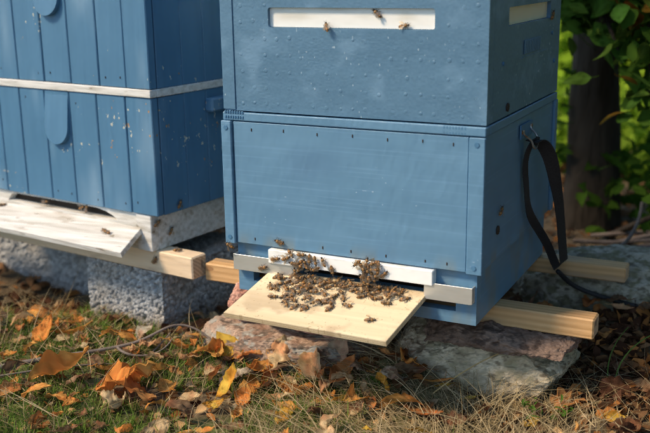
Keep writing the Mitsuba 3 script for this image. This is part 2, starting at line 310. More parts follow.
# black strap looped through the hook
ST = thing('strap', 'black webbing strap hanging in a loop from the hook on the hive side', 'strap')
def ribbon(pts, width, wdir, th=.0018, n=60):
    c = spline(pts, n); t = np.gradient(c, axis=0); t /= np.linalg.norm(t, axis=1, keepdims=True)
    wd = np.stack([np.interp(np.linspace(0, 1, n), np.linspace(0, 1, len(wdir)), np.array(wdir, float)[:, k_]) for k_ in range(3)], 1) if np.ndim(wdir) == 2 else np.broadcast_to(np.asarray(wdir, float), c.shape)
    wd = wd - t * (wd * t).sum(1, keepdims=True); wd /= np.linalg.norm(wd, axis=1, keepdims=True); nn = np.cross(t, wd)
    w = np.broadcast_to(width, (n,))[:, None] / 2
    ring = np.stack([c - wd * w - nn * th / 2, c + wd * w - nn * th / 2, c + wd * w + nn * th / 2, c - wd * w + nn * th / 2], 1)
    f = []
    for i in range(n - 1):
        for j in range(4):
            q = (j + 1) % 4; f += [[i * 4 + j, i * 4 + q, (i + 1) * 4 + q], [i * 4 + j, (i + 1) * 4 + q, (i + 1) * 4 + j]]
    e = (n - 1) * 4; f += [[0, 2, 1], [0, 3, 2], [e, e + 1, e + 2], [e, e + 2, e + 3]]
    m = trimesh.Trimesh(ring.reshape(-1, 3), f, process=False); m.fix_normals(); return m
scene[ST] = mikit.ply(cat([
    ribbon([[.522, .262, .185], [.516, .246, .186], [.510, .237, .172], [.509, .235, .107], [.512, .245, .062], [.519, .285, .016], [.531, .33, -.031], [.535, .37, -.071], [.540, .392, -.098]], .017, [[.3, 1, 0], [.3, 1, 0], [.3, 1, 0.1], [.25, 1, 0], [.5, .8, .1], [.9, .3, .3], [.8, .2, .5], [.8, .5, 0.2], [.6, .7, 0.1]]),
    ribbon([[.514, .243, .1875], [.521, .262, .1865], [.531, .285, .168], [.541, .320, .112], [.547, .357, .033], [.549, .384, -.037], [.552, .398, -.085]], .027, [[1, .2, 0], [.9, .4, 0], [.7, .7, .1], [.45, .9, .1], [.35, 1, 0.1], [.35, 1, .1], [.35, 1, .1]])]), 'm_strap', smooth=40)

# ------------------------------------------------------------------ left hive (own frame)
P0 = np.array([-0.261, 0.093, 0.0]); A0 = math.radians(-7.3)
M2 = trans(P0) @ rot([0, 0, 1], -7.3)
H2 = thing('beehive', 'weathered blue beehive of vertical planks with white bands and peeling paint', 'beehive')
def p2(parent, name, mesh, b, **kw): return part(parent, name, mesh, b, m=M2, **kw)
X1 = .030; XL = -.690; DB = .50
fx1 = [X1, -.045, -.131, -.216, -.297, -.382, -.455, -.535, -.615, XL]
fx2 = [X1, -.038, -.117, -.205, -.291, -.378, -.455, -.535, -.615, XL]
sy = [.0175, .095, .166, .238, .318, .400, DB]
for nm, z0, z1, fx in (('lower_box', .0015, .2525, fx1), ('upper_box', .2695, .53, fx2)):
    kk = H2 + '__' + nm
    p2(H2, nm, box(XL + .008, X1 - .010, .010, DB - .006, z0 + .002, z1 - .002, .001), 'm_blue_old')
    for a, b_ in zip(fx[1:], fx[:-1]):
        j = rng.normal(0, .0006)
        p2(kk, 'plank', box(a + .0012, b_ - .0012 + (0.0012 if b_ == X1 else 0), -.004 + j, .0155, z0 + abs(rng.normal(0, .0005)), z1 - abs(rng.normal(0, .001)), .0018), 'm_blue_old')
    for a, b_ in zip(sy[:-1], sy[1:]):
        p2(kk, 'plank', box(X1 - .016, X1 - .0008 + rng.normal(0, .0004), a + .0006, b_ - .0006, z0, z1 - abs(rng.normal(0, .001)), .0012), 'm_blue_old')
    for i, (a, b_) in enumerate(zip(fx[1:-1], fx[:-2])):
        for zz in (z0 + .022, z1 - .022):
            for xx in (a * .75 + b_ * .25, a * .2 + b_ * .8):
                if rng.uniform() < .55: continue
                zz = zz + rng.normal(0, .004); m = box(xx - .0008, xx + .0008, -.0052, -.0035, zz - .0022, zz + .0022, .0003)
                p2(kk, 'nail', m, 'm_dark')
def tongue(z0, z1, x0, x1):
    r = (x1 - x0) / 2; cx = (x0 + x1) / 2
    poly = sg.Polygon([(x0, z1), (x1, z1), (x1, z0 + r)] + [(cx + r * math.cos(a), z0 + r - r * math.sin(a)) for a in np.linspace(0, math.pi, 18)] + [(x0, z0 + r)])
    m = front(poly, .0155, -.0185); v = m.vertices.copy()
    v[:, 0] += 0
    s = (v[:, 2] - z0) / (z1 - z0)
    v[:, 1] = np.where(v[:, 1] < -.010, -.0165 + .0135 * np.clip(s, 0, 1), -.0015)
    return trimesh.Trimesh(v, m.faces, process=False)
p2(H2 + '__lower_box', 'hand_hold', tongue(.134, .2515, -.294, -.220), 'm_blue_old', label='rounded wooden hand hold on the lower box', smooth=25)
p2(H2 + '__upper_box', 'hand_hold', tongue(.414, .528, -.296, -.218), 'm_blue_old', label='rounded wooden hand hold on the upper box', smooth=25)
p2(H2 + '__lower_box', 'side_handle', box(X1 - .0005, X1 + .022, .160, .335, .204, .234, .004), 'm_blue_old', label='blue bar handle on the side')
p2(H2 + '__upper_box', 'side_handle', box(X1 - .0005, X1 + .022, .160, .335, .470, .50, .004), 'm_blue_old')
p2(H2, 'white_band', box(XL, X1 + .002, -.0075, .012, .2530, .2690, .0012), 'm_white_worn', label='white lath between the boxes, front')
p2(H2, 'white_band', box(X1 - .016, X1 + .0025, .0123, DB, .2530, .2690, .0012), 'm_white_worn', label='white lath between the boxes, side')
p2(H2, 'roof', box(XL - .02, X1 + .02, -.02, DB + .02, .531, .60, .003), 'm_strip')
# base with routed entrance
sl = sg.Polygon([(-.470, -.024), (-.455, -.006), (-.435, -.0035), (-.165, -.0035), (-.135, -.008), (-.112, -.016), (-.100, -.024)])
bpoly = sg.box(XL + .01, -.080, -.0405, .001).difference(sl)
kk = H2 + '__base'
p2(H2, 'base', front(bpoly, .02, .004), 'm_white_worn', label='worn white wooden base')
p2(kk, 'corner_post', box(-.0395, .004, .000, .0225, -.0800, .0005, .0015), 'm_white_worn')
p2(kk, 'side_board', box(-.018, .0045, .0228, DB - .01, -.0800, .0005, .0015), 'm_white_worn')
p2(kk, 'rear_board', box(XL + .01, -.0185, DB - .03, DB - .011, -.08, .0005, .001), 'm_white_worn')
p2(kk, 'side_board', box(XL + .01, XL + .03, .0243, DB - .031, -.08, .0005, .001), 'm_white_worn')
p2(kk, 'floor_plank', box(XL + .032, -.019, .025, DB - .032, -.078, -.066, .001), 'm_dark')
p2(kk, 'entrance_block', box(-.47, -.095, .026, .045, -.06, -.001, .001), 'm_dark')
q = np.array([[-.76, .002, -.030], [-.027, .002, -.030], [-.003, -.086, -.060], [-.74, -.086, -.060]])
nq = np.cross(q[1] - q[0], q[3] - q[0]); nq /= np.linalg.norm(nq); nq = nq if nq[2] > 0 else -nq
p2(H2, 'landing_board', slab(q, nq, .0125, .001), 'm_white_worn', label='worn white landing board with a sawn right end')

# ------------------------------------------------------------------ timbers
def timber(name, label, x0, x1, y0, y1, z0, z1, b, M):
    k = thing(name, label, 'beam', None)
    m = box(x0, x1, y0, y1, z0, z1, .0025); m.apply_transform(M)
    m = m.subdivide().subdivide(); scene_mesh = m
    part(k, 'beam_body', m, b, smooth=20)
    for xe, s in ((x1, 1), (x0, -1)):
        e = box(min(xe, xe + s * .0006) , max(xe, xe + s * .0006), y0 + .003, y1 - .003, z0 + .003, z1 - .003, .0001); e.apply_transform(M); part(k, 'end_grain', e, 'm_end_grain', smooth=False)
    return k
timber('wooden_beam', 'pale squared beam under the plank hive, lying on the porous block', -.84, .104, .012, .058, -.1290, -.0805, 'm_pale_wood', M2)
timber('wooden_beam', 'front raw pine beam under the smooth hive, its cut end beside the tan stone slab', -.145, .668, .122, .166, -.1360, -.0985, 'm_pine', np.eye(4))
timber('wooden_beam', 'rear raw pine beam beyond the strap, resting on the pale stone', -.12, .668, .445, .49, -.1310, -.0985, 'm_pine', np.eye(4))

# ------------------------------------------------------------------ porous blocks
def porous(x0, x1, y0, y1, z0, z1, seed, res=.0015):
    r = np.random.default_rng(seed); faces = []; off = 0; V = []; F = []
    def grid(o, a, b, la, lb):
        nonlocal off
        na, nb_ = int(la / res), int(lb / res)
        i, j = np.meshgrid(np.linspace(0, la, na + 1), np.linspace(0, lb, nb_ + 1), indexing='ij')
        v = o + i.reshape(-1, 1) * a + j.reshape(-1, 1) * b
        id_ = np.arange((na + 1) * (nb_ + 1)).reshape(na + 1, nb_ + 1) + off
        V.append(v); F.append(np.stack([id_[:-1, :-1].ravel(), id_[1:, :-1].ravel(), id_[1:, 1:].ravel(), id_[:-1, 1:].ravel()], 1)); off += len(v)
    X, Y, Z = np.eye(3); lx, ly, lz = x1 - x0, y1 - y0, z1 - z0
    grid(np.array([x0, y0, z0]), X, Z, lx, lz); grid(np.array([x1, y0, z0]), Y, Z, ly, lz)
    grid(np.array([x0, y1, z0]), Z, X, lz, lx); grid(np.array([x0, y0, z0]), Z, Y, lz, ly); grid(np.array([x0, y0, z1]), X, Y, lx, ly)
    v = np.vstack(V); f = np.vstack(F)
    vol = (lx + .02) * (ly + .02) * (lz + .02)
    sp = .0062
    # pebbles in a shell around the surface
    N = int(2 * (lx * ly + lx * lz + ly * lz) / .0076 ** 2)
    pts = v[r.integers(0, len(v), N)] + r.uniform(-.002, .002, (N, 3))
    d, near_ = cKDTree(pts).query(v, k=1); tone_ = r.uniform(.55, 1.25, len(pts))[near_]
    c = np.array([(x0 + x1) / 2, (y0 + y1) / 2, (z0 + z1) / 2]); h = np.array([lx, ly, lz]) / 2
    q_ = (v - c) / h; w = np.where(np.abs(q_) > .9999, np.sign(q_), 0); w /= np.linalg.norm(w, axis=1, keepdims=True)
    R = .0052 + .0016 * (meshkit.noise(v * 90, 4) - .5)
    bump = np.where(d < R, np.sqrt(np.clip(R ** 2 - d ** 2, 0, None)), -1.6 * (d - R)) - .0042
    edge = np.sort(np.abs(q_) * h - h + 0, axis=1)
    v = v + w * bump[:, None]
    m = trimesh.Trimesh(v, np.vstack([f[:, [0, 1, 2]], f[:, [0, 2, 3]]]), process=False)
    col = np.array([.33, .338, .345]) * tone_[:, None]; damp = sstep(.45, .7, meshkit.fbm(v * 11, 3, seed)); col = lerp3(col, np.array([.27, .235, .19]) * tone_[:, None], damp * .55)
    soil_ = sstep(z0 + .075, z0 + .03, v[:, 2] + .03 * (meshkit.fbm(v * 40, 3, 2) - .5)); col = lerp3(col, (.15, .11, .075), soil_ * .6)
    return m, col
M3 = trans([0, 0, 0])
blk, bcol = porous(-.225, .010, .016, .34, -.300, -.1315, 3)
MB = trans(P0) @ rot([0, 0, 1], -7.3)
b_ = blk.copy(); b_.apply_transform(MB); single('porous_block', 'light grey porous concrete block standing in the grass under the beam end', 'concrete block', b_, 'm_vc', smooth=True, color=bcol)
b_, bcol = porous(-.92, -.37, .19, .42, -.360, -.1315, 5, .0034); b_.apply_transform(MB)
single('porous_block', 'shaded porous concrete block set back beneath the plank hive at the left edge', 'concrete block', b_, 'm_vc', smooth=True, color=bcol)

# ------------------------------------------------------------------ stones
def cubegrid(n):
    t = np.linspace(-1, 1, n + 1); a, b = np.meshgrid(t, t, indexing='ij'); a, b = a.ravel(), b.ravel(); o = np.ones_like(a)
    id_ = np.arange((n + 1) ** 2).reshape(n + 1, n + 1); f = np.stack([id_[:-1, :-1].ravel(), id_[1:, :-1].ravel(), id_[1:, 1:].ravel(), id_[:-1, 1:].ravel()], 1)
    f = np.vstack([f[:, :3], f[:, [0, 2, 3]]]); V, F = [], []
    for k_, col in enumerate(((o, a, b), (-o, b, a), (b, o, a), (a, -o, b), (a, b, o), (b, a, -o))):
        V.append(np.stack(col, 1)); F.append(f + k_ * (n + 1) ** 2)
    m = trimesh.Trimesh(np.vstack(V), np.vstack(F), process=False); m.merge_vertices(); return m
def stone(c, half, seed, sq=.55, amp=.16, cols=((.3, .2, .15), (.4, .3, .25), (.2, .15, .1)), sub=5, yaw=0, layer=0):
    m = cubegrid(110 if sub > 4 else 60); v = m.vertices.copy()
    sp = v / np.linalg.norm(v, axis=1, keepdims=True); v = v * (1 - sq) + sp * 1.2 * sq
    nrm = v / np.linalg.norm(v, axis=1, keepdims=True)
    s = np.array(half); sc = s.min()
    wpt = v * s
    d = amp * (meshkit.fbm(wpt / sc * .9 + seed * 3.1, 4, seed) - .5) * 2
    rid = np.abs(meshkit.fbm(wpt / sc * 2.0 + seed, 4, seed + 9) - .5) * 2
    fac = meshkit.fbm(wpt / sc * 4 + seed, 3, seed + 3)
    v = wpt + nrm * (sc * (d - .35 * amp * rid + .10 * (fac - .5)))[:, None]
    if layer: v[:, 2] += .06 * sc * np.sin(v[:, 0] / sc * 3 + seed)
    rr = np.random.default_rng(seed)
    for _ in range(16):
        nn = rr.normal(0, 1, 3) / s; nn /= np.linalg.norm(nn); h_ = v @ nn; top_ = h_.max() * rr.uniform(.72, .92)
        v = v - nn * (np.clip(h_ - top_, 0, None) * .9)[:, None]
    fine = meshkit.fbm(v * 40 + seed, 5, seed + 1); v = v + nrm * (.018 * (fine - .5) - .012 * np.abs(meshkit.fbm(v * 80, 4, seed + 4) - .5) + .004 * (meshkit.fbm(v * 260, 2, seed + 5) - .5))[:, None]
    m = trimesh.Trimesh(v, m.faces, process=False); m.apply_transform(trans(c) @ rot([0, 0, 1], yaw))
    p = m.vertices; a = meshkit.fbm(p * 30, 5, seed); b2 = meshkit.fbm(p * 85 + 5, 4, seed + 2)
    col = lerp3(cols[0], cols[1], sstep(.35, .65, a)); col = lerp3(col, cols[2], sstep(.52, .66, b2)) * (.75 + .5 * meshkit.noise(p * 420, seed))[:, None]
    if len(cols) > 3: col = lerp3(col, cols[3], sstep(.50, .66, meshkit.fbm(p * 55 + 9, 4, seed + 6)))
    return m, col
def put_stone(label, *a, **kw):
    m, c = stone(*a, **kw); return single('stone', label, 'stone', m, 'm_stone', smooth=True, color=c)
pink = ((.225, .140, .100), (.335, .240, .18), (.115, .088, .068), (.29, .275, .24))
put_stone('broad pinkish stone with a ragged top below the plywood landing board', (.050, .135, -.246), (.185, .108, .054), 4, .36, .22, pink)
put_stone('knobbly reddish stone wedged between pinkish stone and pine beam', (.105, .135, -.170), (.145, .085, .036), 9, .6, .25, ((.36, .19, .14), (.48, .28, .22), (.22, .12, .09)))
put_stone('reddish rough stone standing at the left foot of the smooth hive', (-.022, .150, -.172), (.050, .065, .044), 14, .62, .22, ((.40, .20, .15), (.50, .32, .26), (.24, .13, .10)))
put_stone('flat brown slab under the front pine beam', (.485, .165, -.157), (.145, .088, .024), 21, .36, .30, ((.13, .088, .068), (.20, .14, .11), (.075, .052, .042)), layer=1)
put_stone('large mossy grey limestone block under the brown slab', (.440, .205, -.238), (.180, .125, .060), 27, .42, .20, ((.36, .295, .20), (.52, .44, .315), (.20, .16, .105), (.30, .255, .165)), yaw=8)
put_stone('pale lichened stone under the rear pine beam', (.60, .635, -.195), (.180, .135, .064), 33, .5, .2, ((.26, .235, .18), (.40, .365, .29), (.14, .125, .09), (.18, .165, .10)))
put_stone('small tan stone lying between the two pine beams', (.42, .335, -.235), (.075, .06, .05), 35, .6, .2, ((.30, .24, .18), (.42, .36, .29), (.16, .12, .09)), sub=4)

# ------------------------------------------------------------------ bees
def bee_meshes(curl=0.0, spread=18):
    s = np.array([-.0100, -.0096, -.0080, -.0055, -.0030, -.0012, -.0004, .0004, .0018, .0034, .0048, .0054, .0058, .0068, .0080, .0088, .0092])
    r = np.array([.0002, .0009, .0021, .0029, .0030, .0021, .0011, .0012, .0026, .0030, .0024, .0012, .0012, .0019, .0019, .0012, .0002])
    n = 12; ang = np.arange(n) * 2 * np.pi / n
    zc = .0030 - curl * np.clip(-s, 0, 1) ** 1.0 * .25
    v = np.stack([np.repeat(s, n), (r[:, None] * np.cos(ang) * 1.0).ravel(), (zc[:, None] + r[:, None] * np.sin(ang) * .92).ravel()], 1)
    f = []
    for i in range(len(s) - 1):
        for j in range(n):
            q_ = (j + 1) % n; f += [[i * n + j, (i + 1) * n + q_, i * n + q_], [i * n + j, (i + 1) * n + j, (i + 1) * n + q_]]
    def colr(x):
        if x > .0056: return (.035, .025, .018)
        if x > .0002: return (.22, .115, .035)
        if x > -.0008: return (.05, .03, .02)
        return (.36, .165, .035) if int((-x) / .0021) % 2 == 0 else (.045, .026, .016)
    col = [colr(x) for x in np.repeat(s, n)]
    body = trimesh.Trimesh(v, f, process=False); ms = [body]
    for sd in (1, -1):
        for x0, dx in ((.0040, .0030), (.0022, .0002), (.0008, -.0036)):
            ms.append(tube([[x0, sd * .0018, .0022], [x0 + dx * .5, sd * .0042, .0034], [x0 + dx * .8, sd * .0054, .0008], [x0 + dx * 1.15, sd * .0060, .0002]], [.0004, .0004, .0003, .0002], 4))
        ms.append(tube([[.0088, sd * .0007, .0036], [.0106, sd * .0016, .0050], [.0122, sd * .0024, .0042]], [.00022, .0002, .00015], 4))
    m = cat(ms); col = np.array(col + [(.03, .02, .015)] * (len(m.vertices) - len(col)))
    wings = []
    for sd in (1, -1):
        o = np.array([(0, 0), (.0016, .0012), (.005, .0019), (.0088, .0014), (.0104, .0002), (.009, -.0012), (.005, -.0016), (.001, -.0007)])
        h = np.array([(.001, -.0004), (.004, -.0018), (.0064, -.0030), (.0072, -.0022), (.006, -.0010), (.003, -.0006)])
        def mk(o, z):
            c = o.mean(0); vv = np.vstack([o, c]); ff = [[i, (i + 1) % len(o), len(o)] for i in range(len(o))]
            return trimesh.Trimesh(np.c_[-vv[:, 0], sd * (vv[:, 1] * -1), z + vv[:, 0] * .04 + 0 * vv[:, 0]], ff, process=False)
        w = cat([mk(o * 1.05, .0058), mk(h * 1.1, .0054)]); w.apply_transform(rot([0, 0, 1], -sd * spread)); w.apply_translation([.0020, sd * .0014, 0]); wings.append(w)
    return m, col, wings
bee_var = []
for cu, sp in ((0, 14), (.6, 30), (.3, 8), (0.5, 42)):
    m, c, w = bee_meshes(cu, sp)
    bee_var.append((mikit.ply(m, 'm_bee', smooth=True, color=c), mikit.ply(w[0], 'm_wing'), mikit.ply(w[1], 'm_wing')))
def bee(pos, normal, deg, label, group=None, size=1.0, tilt=0.0, roll=0.0):
    n = np.asarray(normal, float); n = n / np.linalg.norm(n)
    a = np.array([1.0, 0, 0]) if abs(n[0]) < .9 else np.array([0, 1.0, 0])
    a = a - n * (a @ n); a /= np.linalg.norm(a); b = np.cross(n, a)
    R = np.eye(4); R[:3, 0], R[:3, 1], R[:3, 2], R[:3, 3] = a, b, n, pos
    R = R @ rot([0, 0, 1], deg) @ rot([0, 1, 0], tilt) @ rot([1, 0, 0], roll); R[:3, :3] *= size * 1.16
    k = thing('bee', label, 'bee', group); va = bee_var[rng.integers(4)]
    for nm, d in zip(('body', 'wing', 'wing_001'), va): scene[k + '__' + nm] = {**d, 'to_world': T(R)}
UP_ = nb
def onboard(x, y): return np.array([x, y, LB[0, 2] + (y - LB[0, 1]) / (LB[3, 1] - LB[0, 1]) * (LB[3, 2] - LB[0, 2])])
# crowd on the board: poisson samples in a few blobs, thinned by distance
def blob(cx, cy, sx, sy, n, dist, taken, test=lambda x, y: True):
    out = []
    for _ in range(4000):
        if len(out) >= n: break
        x, y = cx + rng.normal(0, sx), cy + rng.normal(0, sy)
        if not test(x, y) or any((x - a) ** 2 + (y - b) ** 2 < dist ** 2 for a, b in taken): continue
        taken.append((x, y)); out.append((x, y))
    return out
taken = []
GB = 'bees massed on the landing board before the entrance'
LBL = 'brown honeybee in the dense mass on the plywood landing board'
on_b = lambda x, y: -.105 < y < -.006 and .10 < x < .40
crowd = blob(.182, -.052, .017, .016, 19, .0122, taken, on_b) + blob(.250, -.012, .040, .006, 20, .0112, taken, on_b) + blob(.312, -.016, .017, .007, 11, .0115, taken, lambda x, y: on_b(x, y) and x < .348) + blob(.180, -.028, .022, .010, 10, .0118, taken, on_b) + blob(.225, -.052, .022, .016, 5, .014, taken, on_b)
for x, y in crowd:
    bee(onboard(x, y) + nb * rng.choice([0, 0, .003, .005]), UP_, rng.uniform(0, 360), LBL, GB, rng.uniform(.86, 1.02), rng.normal(0, 8), rng.normal(0, 8))
# climbing clusters on the white bar
taken = []
GC = 'bees climbing over the white entrance bar'
wall = [(x, z, 0) for x, z in blob(.178, -.026, .013, .012, 14, .0098, taken, lambda x, z: -.05 < z < .001)] + [(x, z, 1) for x, z in blob(.303, -.020, .008, .014, 17, .0098, taken, lambda x, z: -.05 < z < .006)]
for x, z, g in wall:
    y0 = -.0120 if z > -.029 else -.0125
    bee((x, y0 - rng.choice([0, 0, .003, .005]), z), (0, -1, .05), rng.uniform(0, 360), 'honeybee in the %s cluster climbing over the white entrance bar' % ('right' if g else 'left'), GC + (' on the right' if g else ' on the left'), rng.uniform(.86, 1.0), rng.normal(0, 6), rng.normal(0, 10))
# single bees
for x, y, dg, lb in ((.135, -.074, 5, 'lone honeybee left of the mass on the plywood landing board'), (.232, -.066, 170, 'honeybee just right of the mass, head to head with another'), (.247, -.062, 100, 'honeybee standing crosswise beside a second bee right of the mass'),
                     (.279, -.066, 175, 'lone honeybee on bare plywood below the right crowd'), (.3355, -.094, 10, 'lone honeybee nearest the right front corner of the plywood board'), (.345, -.045, 0, 'honeybee just outside the crowd near the right edge of the board'),
                     (.372, -.026, 30, 'rightmost honeybee beside the board edge and metal strip'), (.113, -.016, 40, 'honeybee walking off at the back left corner of the plywood board'), (.125, -.020, 10, 'second honeybee from the back left corner of the plywood board'), (.205, -.088, 160, 'honeybee at the lower tip of the mass on the plywood board')):
    bee(onboard(x, y), UP_, dg, lb, None, .97)
for x, z, dg, lb in ((.112, .0135, 165, 'honeybee on the blue front panel above the white bar'), (.078, -.040, 20, 'honeybee on the metal strip left of the white bar'), (.108, -.018, 15, 'honeybee at the left end of the white entrance bar'), (.130, -.014, 25, 'honeybee second from the left end of the white entrance bar'),
                     (.146, -.022, 170, 'honeybee left of the left climbing cluster'), (.163, -.003, 5, 'honeybee on the panel edge above the left cluster')):
    bee((x, -.0042 if z > 0 else (-.0122 if z > -.03 else -.0082), z), (0, -1, 0), dg, lb, None, .95)
bee((.2145, -.0005, .4055), (0, -.8, .6), 115, 'honeybee on the lower lip of the long white slot', None, .95)
bee((.305, .0078, .430), (0, -1, 0.1), 140, 'honeybee inside the top right of the long white slot', None, .95)
bee((.354, .0062, .4092), (0, -.9, .5), 10, 'honeybee on the floor of the white slot near its right end', None, .9)
bee((W + .0012, .405, .410), (1, 0, 0), 60, 'dark honeybee at the rear end of the cream side slot', None, .95)
bee((.006, -.010, -.004), (0, -1, 0), 155, 'honeybee at the bottom of the left corner lath', None, .95)
def on2(x, y, z): return (M2 @ np.array([x, y, z, 1]))[:3]
nq2 = M2[:3, :3] @ nq
def onq(x, y): return on2(x, y, -.030 + (y - .002) / (-.088) * (-.030))
for x, y, dg, lb in ((-.105, -.032, 150, 'upper of two honeybees together on the white landing board'), (-.092, -.036, 165, 'lower of two honeybees together on the white landing board'), (-.47, -.012, 20, 'honeybee at the far left of the white landing board')):
    bee(onq(x, y), nq2, dg, lb, None, .95)
for x, z, dg, lb in ((-.335, -.012, 10, 'honeybee in the left part of the routed entrance'), (-.212, -.0095, 30, 'left of two honeybees in the routed entrance of the plank hive'), (-.197, -.010, 80, 'right of two honeybees in the routed entrance of the plank hive')):
    bee(on2(x, .006, z), (0.1, -1, .2), dg, lb, None, .92)
for p_, n_v, dg, lb in ((on2(-.37, .0115, -.098), (0, -1, 0), 70, 'honeybee on the front of the pale beam at the left'), (on2(.0, .011, -.100), (0, -1, 0), 60, 'honeybee on the pale beam just above the porous block'), (on2(.045, .034, -.0795), (0, 0, 1), 20, 'honeybee on top of the pale beam near its end'), (on2(.0058, .055, -.045), (1, 0, 0), 50, 'honeybee on the white side of the plank hive base'), (on2(.0052, .015, -.018), (1, -.3, 0), 40, 'honeybee at the white base corner below the planks'), (on2(.0315, .060, .018), (1, 0, 0), 60, 'dark honeybee low on the shaded plank side')):
    bee(p_, n_v, dg, lb, None, .95)
bee((W + .001, .093, .090), (1, 0, 0), 50, 'honeybee on the shaded side of the smooth hive', None, .9)

# ------------------------------------------------------------------ fallen leaves
PAL = {'orange': (.62, .275, .066), 'rust': (.45, .19, .06), 'tan': (.54, .345, .165), 'brown': (.22, .120, .060), 'yellow': (.56, .31, .045), 'pale': (.46, .345, .215), 'dark': (.085, .040, .024)}
def leaf_mesh(L, Wd, seed, curl=.5, fold=.4, crumple=.3, lobed=0.0, nu=17, nv=13, tone=PAL['orange'], vein=.25, stalk=True):
    r = np.random.default_rng(seed)
    u_, v_ = np.meshgrid(np.linspace(0, 1, nu), np.linspace(-1, 1, nv), indexing='ij')
    w = np.sin(np.pi * np.clip(u_, .0, 1) ** .82) ** .8 * (1 - .25 * u_)
    if lobed: w = w * (1 - lobed * .5 + lobed * np.abs(np.sin(u_ * np.pi * 3.3 + .4)))
    w = w * (1 + .05 * np.sin(u_ * 40 + r.uniform(0, 6))) * (1 - .42 * np.clip(meshkit.fbm(np.stack([u_ * 7 + seed, np.sign(v_) * 3, 0 * u_], -1), 3, 7) - .42, 0, 1))
    w[0] *= 0; w[-1] *= 0
    x = (u_ - .5) * L; y = v_ * w * Wd / 2
    s1, s2 = r.uniform(-1, 1, 2)
    kx = curl * r.uniform(.5, 1.2) * 2.4 / L * r.choice([1, 1, 1, -1]); ky = fold * r.uniform(.4, 1.2) * 2.6 / Wd
    # bend along the length
    z = ky * y ** 2 * (.6 + .8 * u_)
    z += crumple * Wd * (meshkit.fbm(np.stack([x / L * 3.2 + seed, y / L * 3.2, 0 * x], -1), 3, seed % 97) - .5) * 1.5
    z += crumple * Wd * .55 * (np.abs(meshkit.fbm(np.stack([x / L * 7 + seed, y / L * 7, 0 * x + 2], -1), 3, seed % 89) - .5) - .15)
    z += (.015 + .10 * crumple) * Wd * np.abs(np.sin((u_ * 9 - np.abs(v_) * 2.2) * np.pi)) * (np.abs(v_) < .98)
    th = x * kx; rad = 1 / kx if abs(kx) > 1e-6 else 1e6
    X = np.sin(th) * (rad - z); Z = rad - np.cos(th) * (rad - z); Y = y + .10 * L * s1 * (u_ - .5) ** 2
    tw = r.normal(0, .5) * (u_ - .5); Y, Z = Y * np.cos(tw) - Z * np.sin(tw), Y * np.sin(tw) + Z * np.cos(tw)
    V = np.stack([X, Y, Z], -1).reshape(-1, 3)
    a = meshkit.fbm(np.stack([x / L * 5 + seed * .7, y / L * 5, 0 * x], -1), 3, seed % 53)
    tone = np.array(tone)
    col = tone * (.45 + 1.05 * a)[..., None]
    hue = meshkit.fbm(np.stack([x / L * 3 + seed * 1.3, y / L * 3, 0 * x + 4], -1), 2, seed % 41)
    if tone[0] > .15 and tone[0] > tone[1]: col = col * lerp3((1.0, .80, .85), (1.0, 1.22, 1.5), sstep(.3, .7, hue))
    edge = sstep(.6, 1.0, np.abs(v_)) * sstep(.35, .65, a); col = lerp3(col, tone * .45, edge * .7)
    spots = sstep(.66, .74, meshkit.noise(np.stack([x / L * 14 + seed, y / L * 14, 0 * x], -1), 5)); col = lerp3(col, tone * .38, spots * .6)
    vn = (np.abs(v_) < .13) * 1.0; side = (np.abs(np.sin((u_ * 6 - np.abs(v_) * 1.2) * np.pi)) < .28) * .6
    col = lerp3(col, np.minimum(tone * 1.45 + .03, .8), np.maximum(vn, side) * vein)
    id_ = np.arange(nu * nv).reshape(nu, nv)
    f = np.stack([id_[:-1, :-1].ravel(), id_[1:, :-1].ravel(), id_[1:, 1:].ravel(), id_[:-1, 1:].ravel()], 1); f = np.vstack([f[:, :3], f[:, [0, 2, 3]]])
    m = trimesh.Trimesh(V, f, process=False); col = col.reshape(-1, 3)
    if stalk:
        b0 = V[id_[0, nv // 2]]; st = tube([b0 + [.004, 0, 0], b0 + [-L * .12, L * .02 * s2, -.002], b0 + [-L * .25, L * .07 * s2, .0]], [.0011, .0009, .0007], 4)
        m = cat([m, st]); col = np.vstack([col, np.tile(tone * .8, (len(st.vertices), 1))])
    return m, col
def place_leaf(m, x, y, yaw, pitch, roll_, lift=0.0):
    R = rot([0, 0, 1], yaw) @ rot([0, 1, 0], pitch) @ rot([1, 0, 0], roll_); m.apply_transform(R)
    zmin = np.percentile(m.vertices[:, 2], 4); m.apply_translation([x, y, float(gh(x, y)) - zmin + .003 + lift]); return m
spots_ = []
def fallen(x, y, L, ratio, tone, label, group=None, yaw=None, pitch=0, roll_=0, seed=None, lift=0.0, **kw):
    seed = int(rng.integers(1, 9999)) if seed is None else seed
    m, c = leaf_mesh(L, L * ratio, seed, tone=PAL[tone], **kw)
    place_leaf(m, x, y, rng.uniform(0, 360) if yaw is None else yaw, pitch, roll_, lift + .011 * float(sstep(.10, .0, y)))
    k = thing('fallen_leaf', label, 'leaf', group); scene[k] = mikit.ply(m, 'm_leaf', smooth=True, color=c); spots_.append((x, y))
fallen(-.262, -.205, .132, .62, 'orange', 'large orange curled leaf lying over the twig at the lower left', yaw=40, pitch=-18, roll_=-28, seed=11, curl=.5, fold=.5, lobed=.25, nu=17, nv=13)
fallen(-.115, -.190, .130, .80, 'orange', 'big crumpled orange leaf near the bottom edge, left of centre', yaw=15, pitch=-14, roll_=-20, seed=12, curl=.6, fold=.6, crumple=.55, lobed=.5, nu=19, nv=15)
fallen(-.075, -.215, .105, .6, 'rust', 'rusty red crumpled leaf in front of the big orange one', yaw=-15, pitch=-10, roll_=-32, seed=13, curl=.6, fold=.5, crumple=.55, lobed=.4, nu=17, nv=13)
fallen(-.035, .030, .085, .62, 'yellow', 'bright yellow orange smooth leaf propped before the pinkish stone', yaw=155, pitch=-25, roll_=-35, seed=14, curl=.4, fold=.5, crumple=.05, vein=.35)
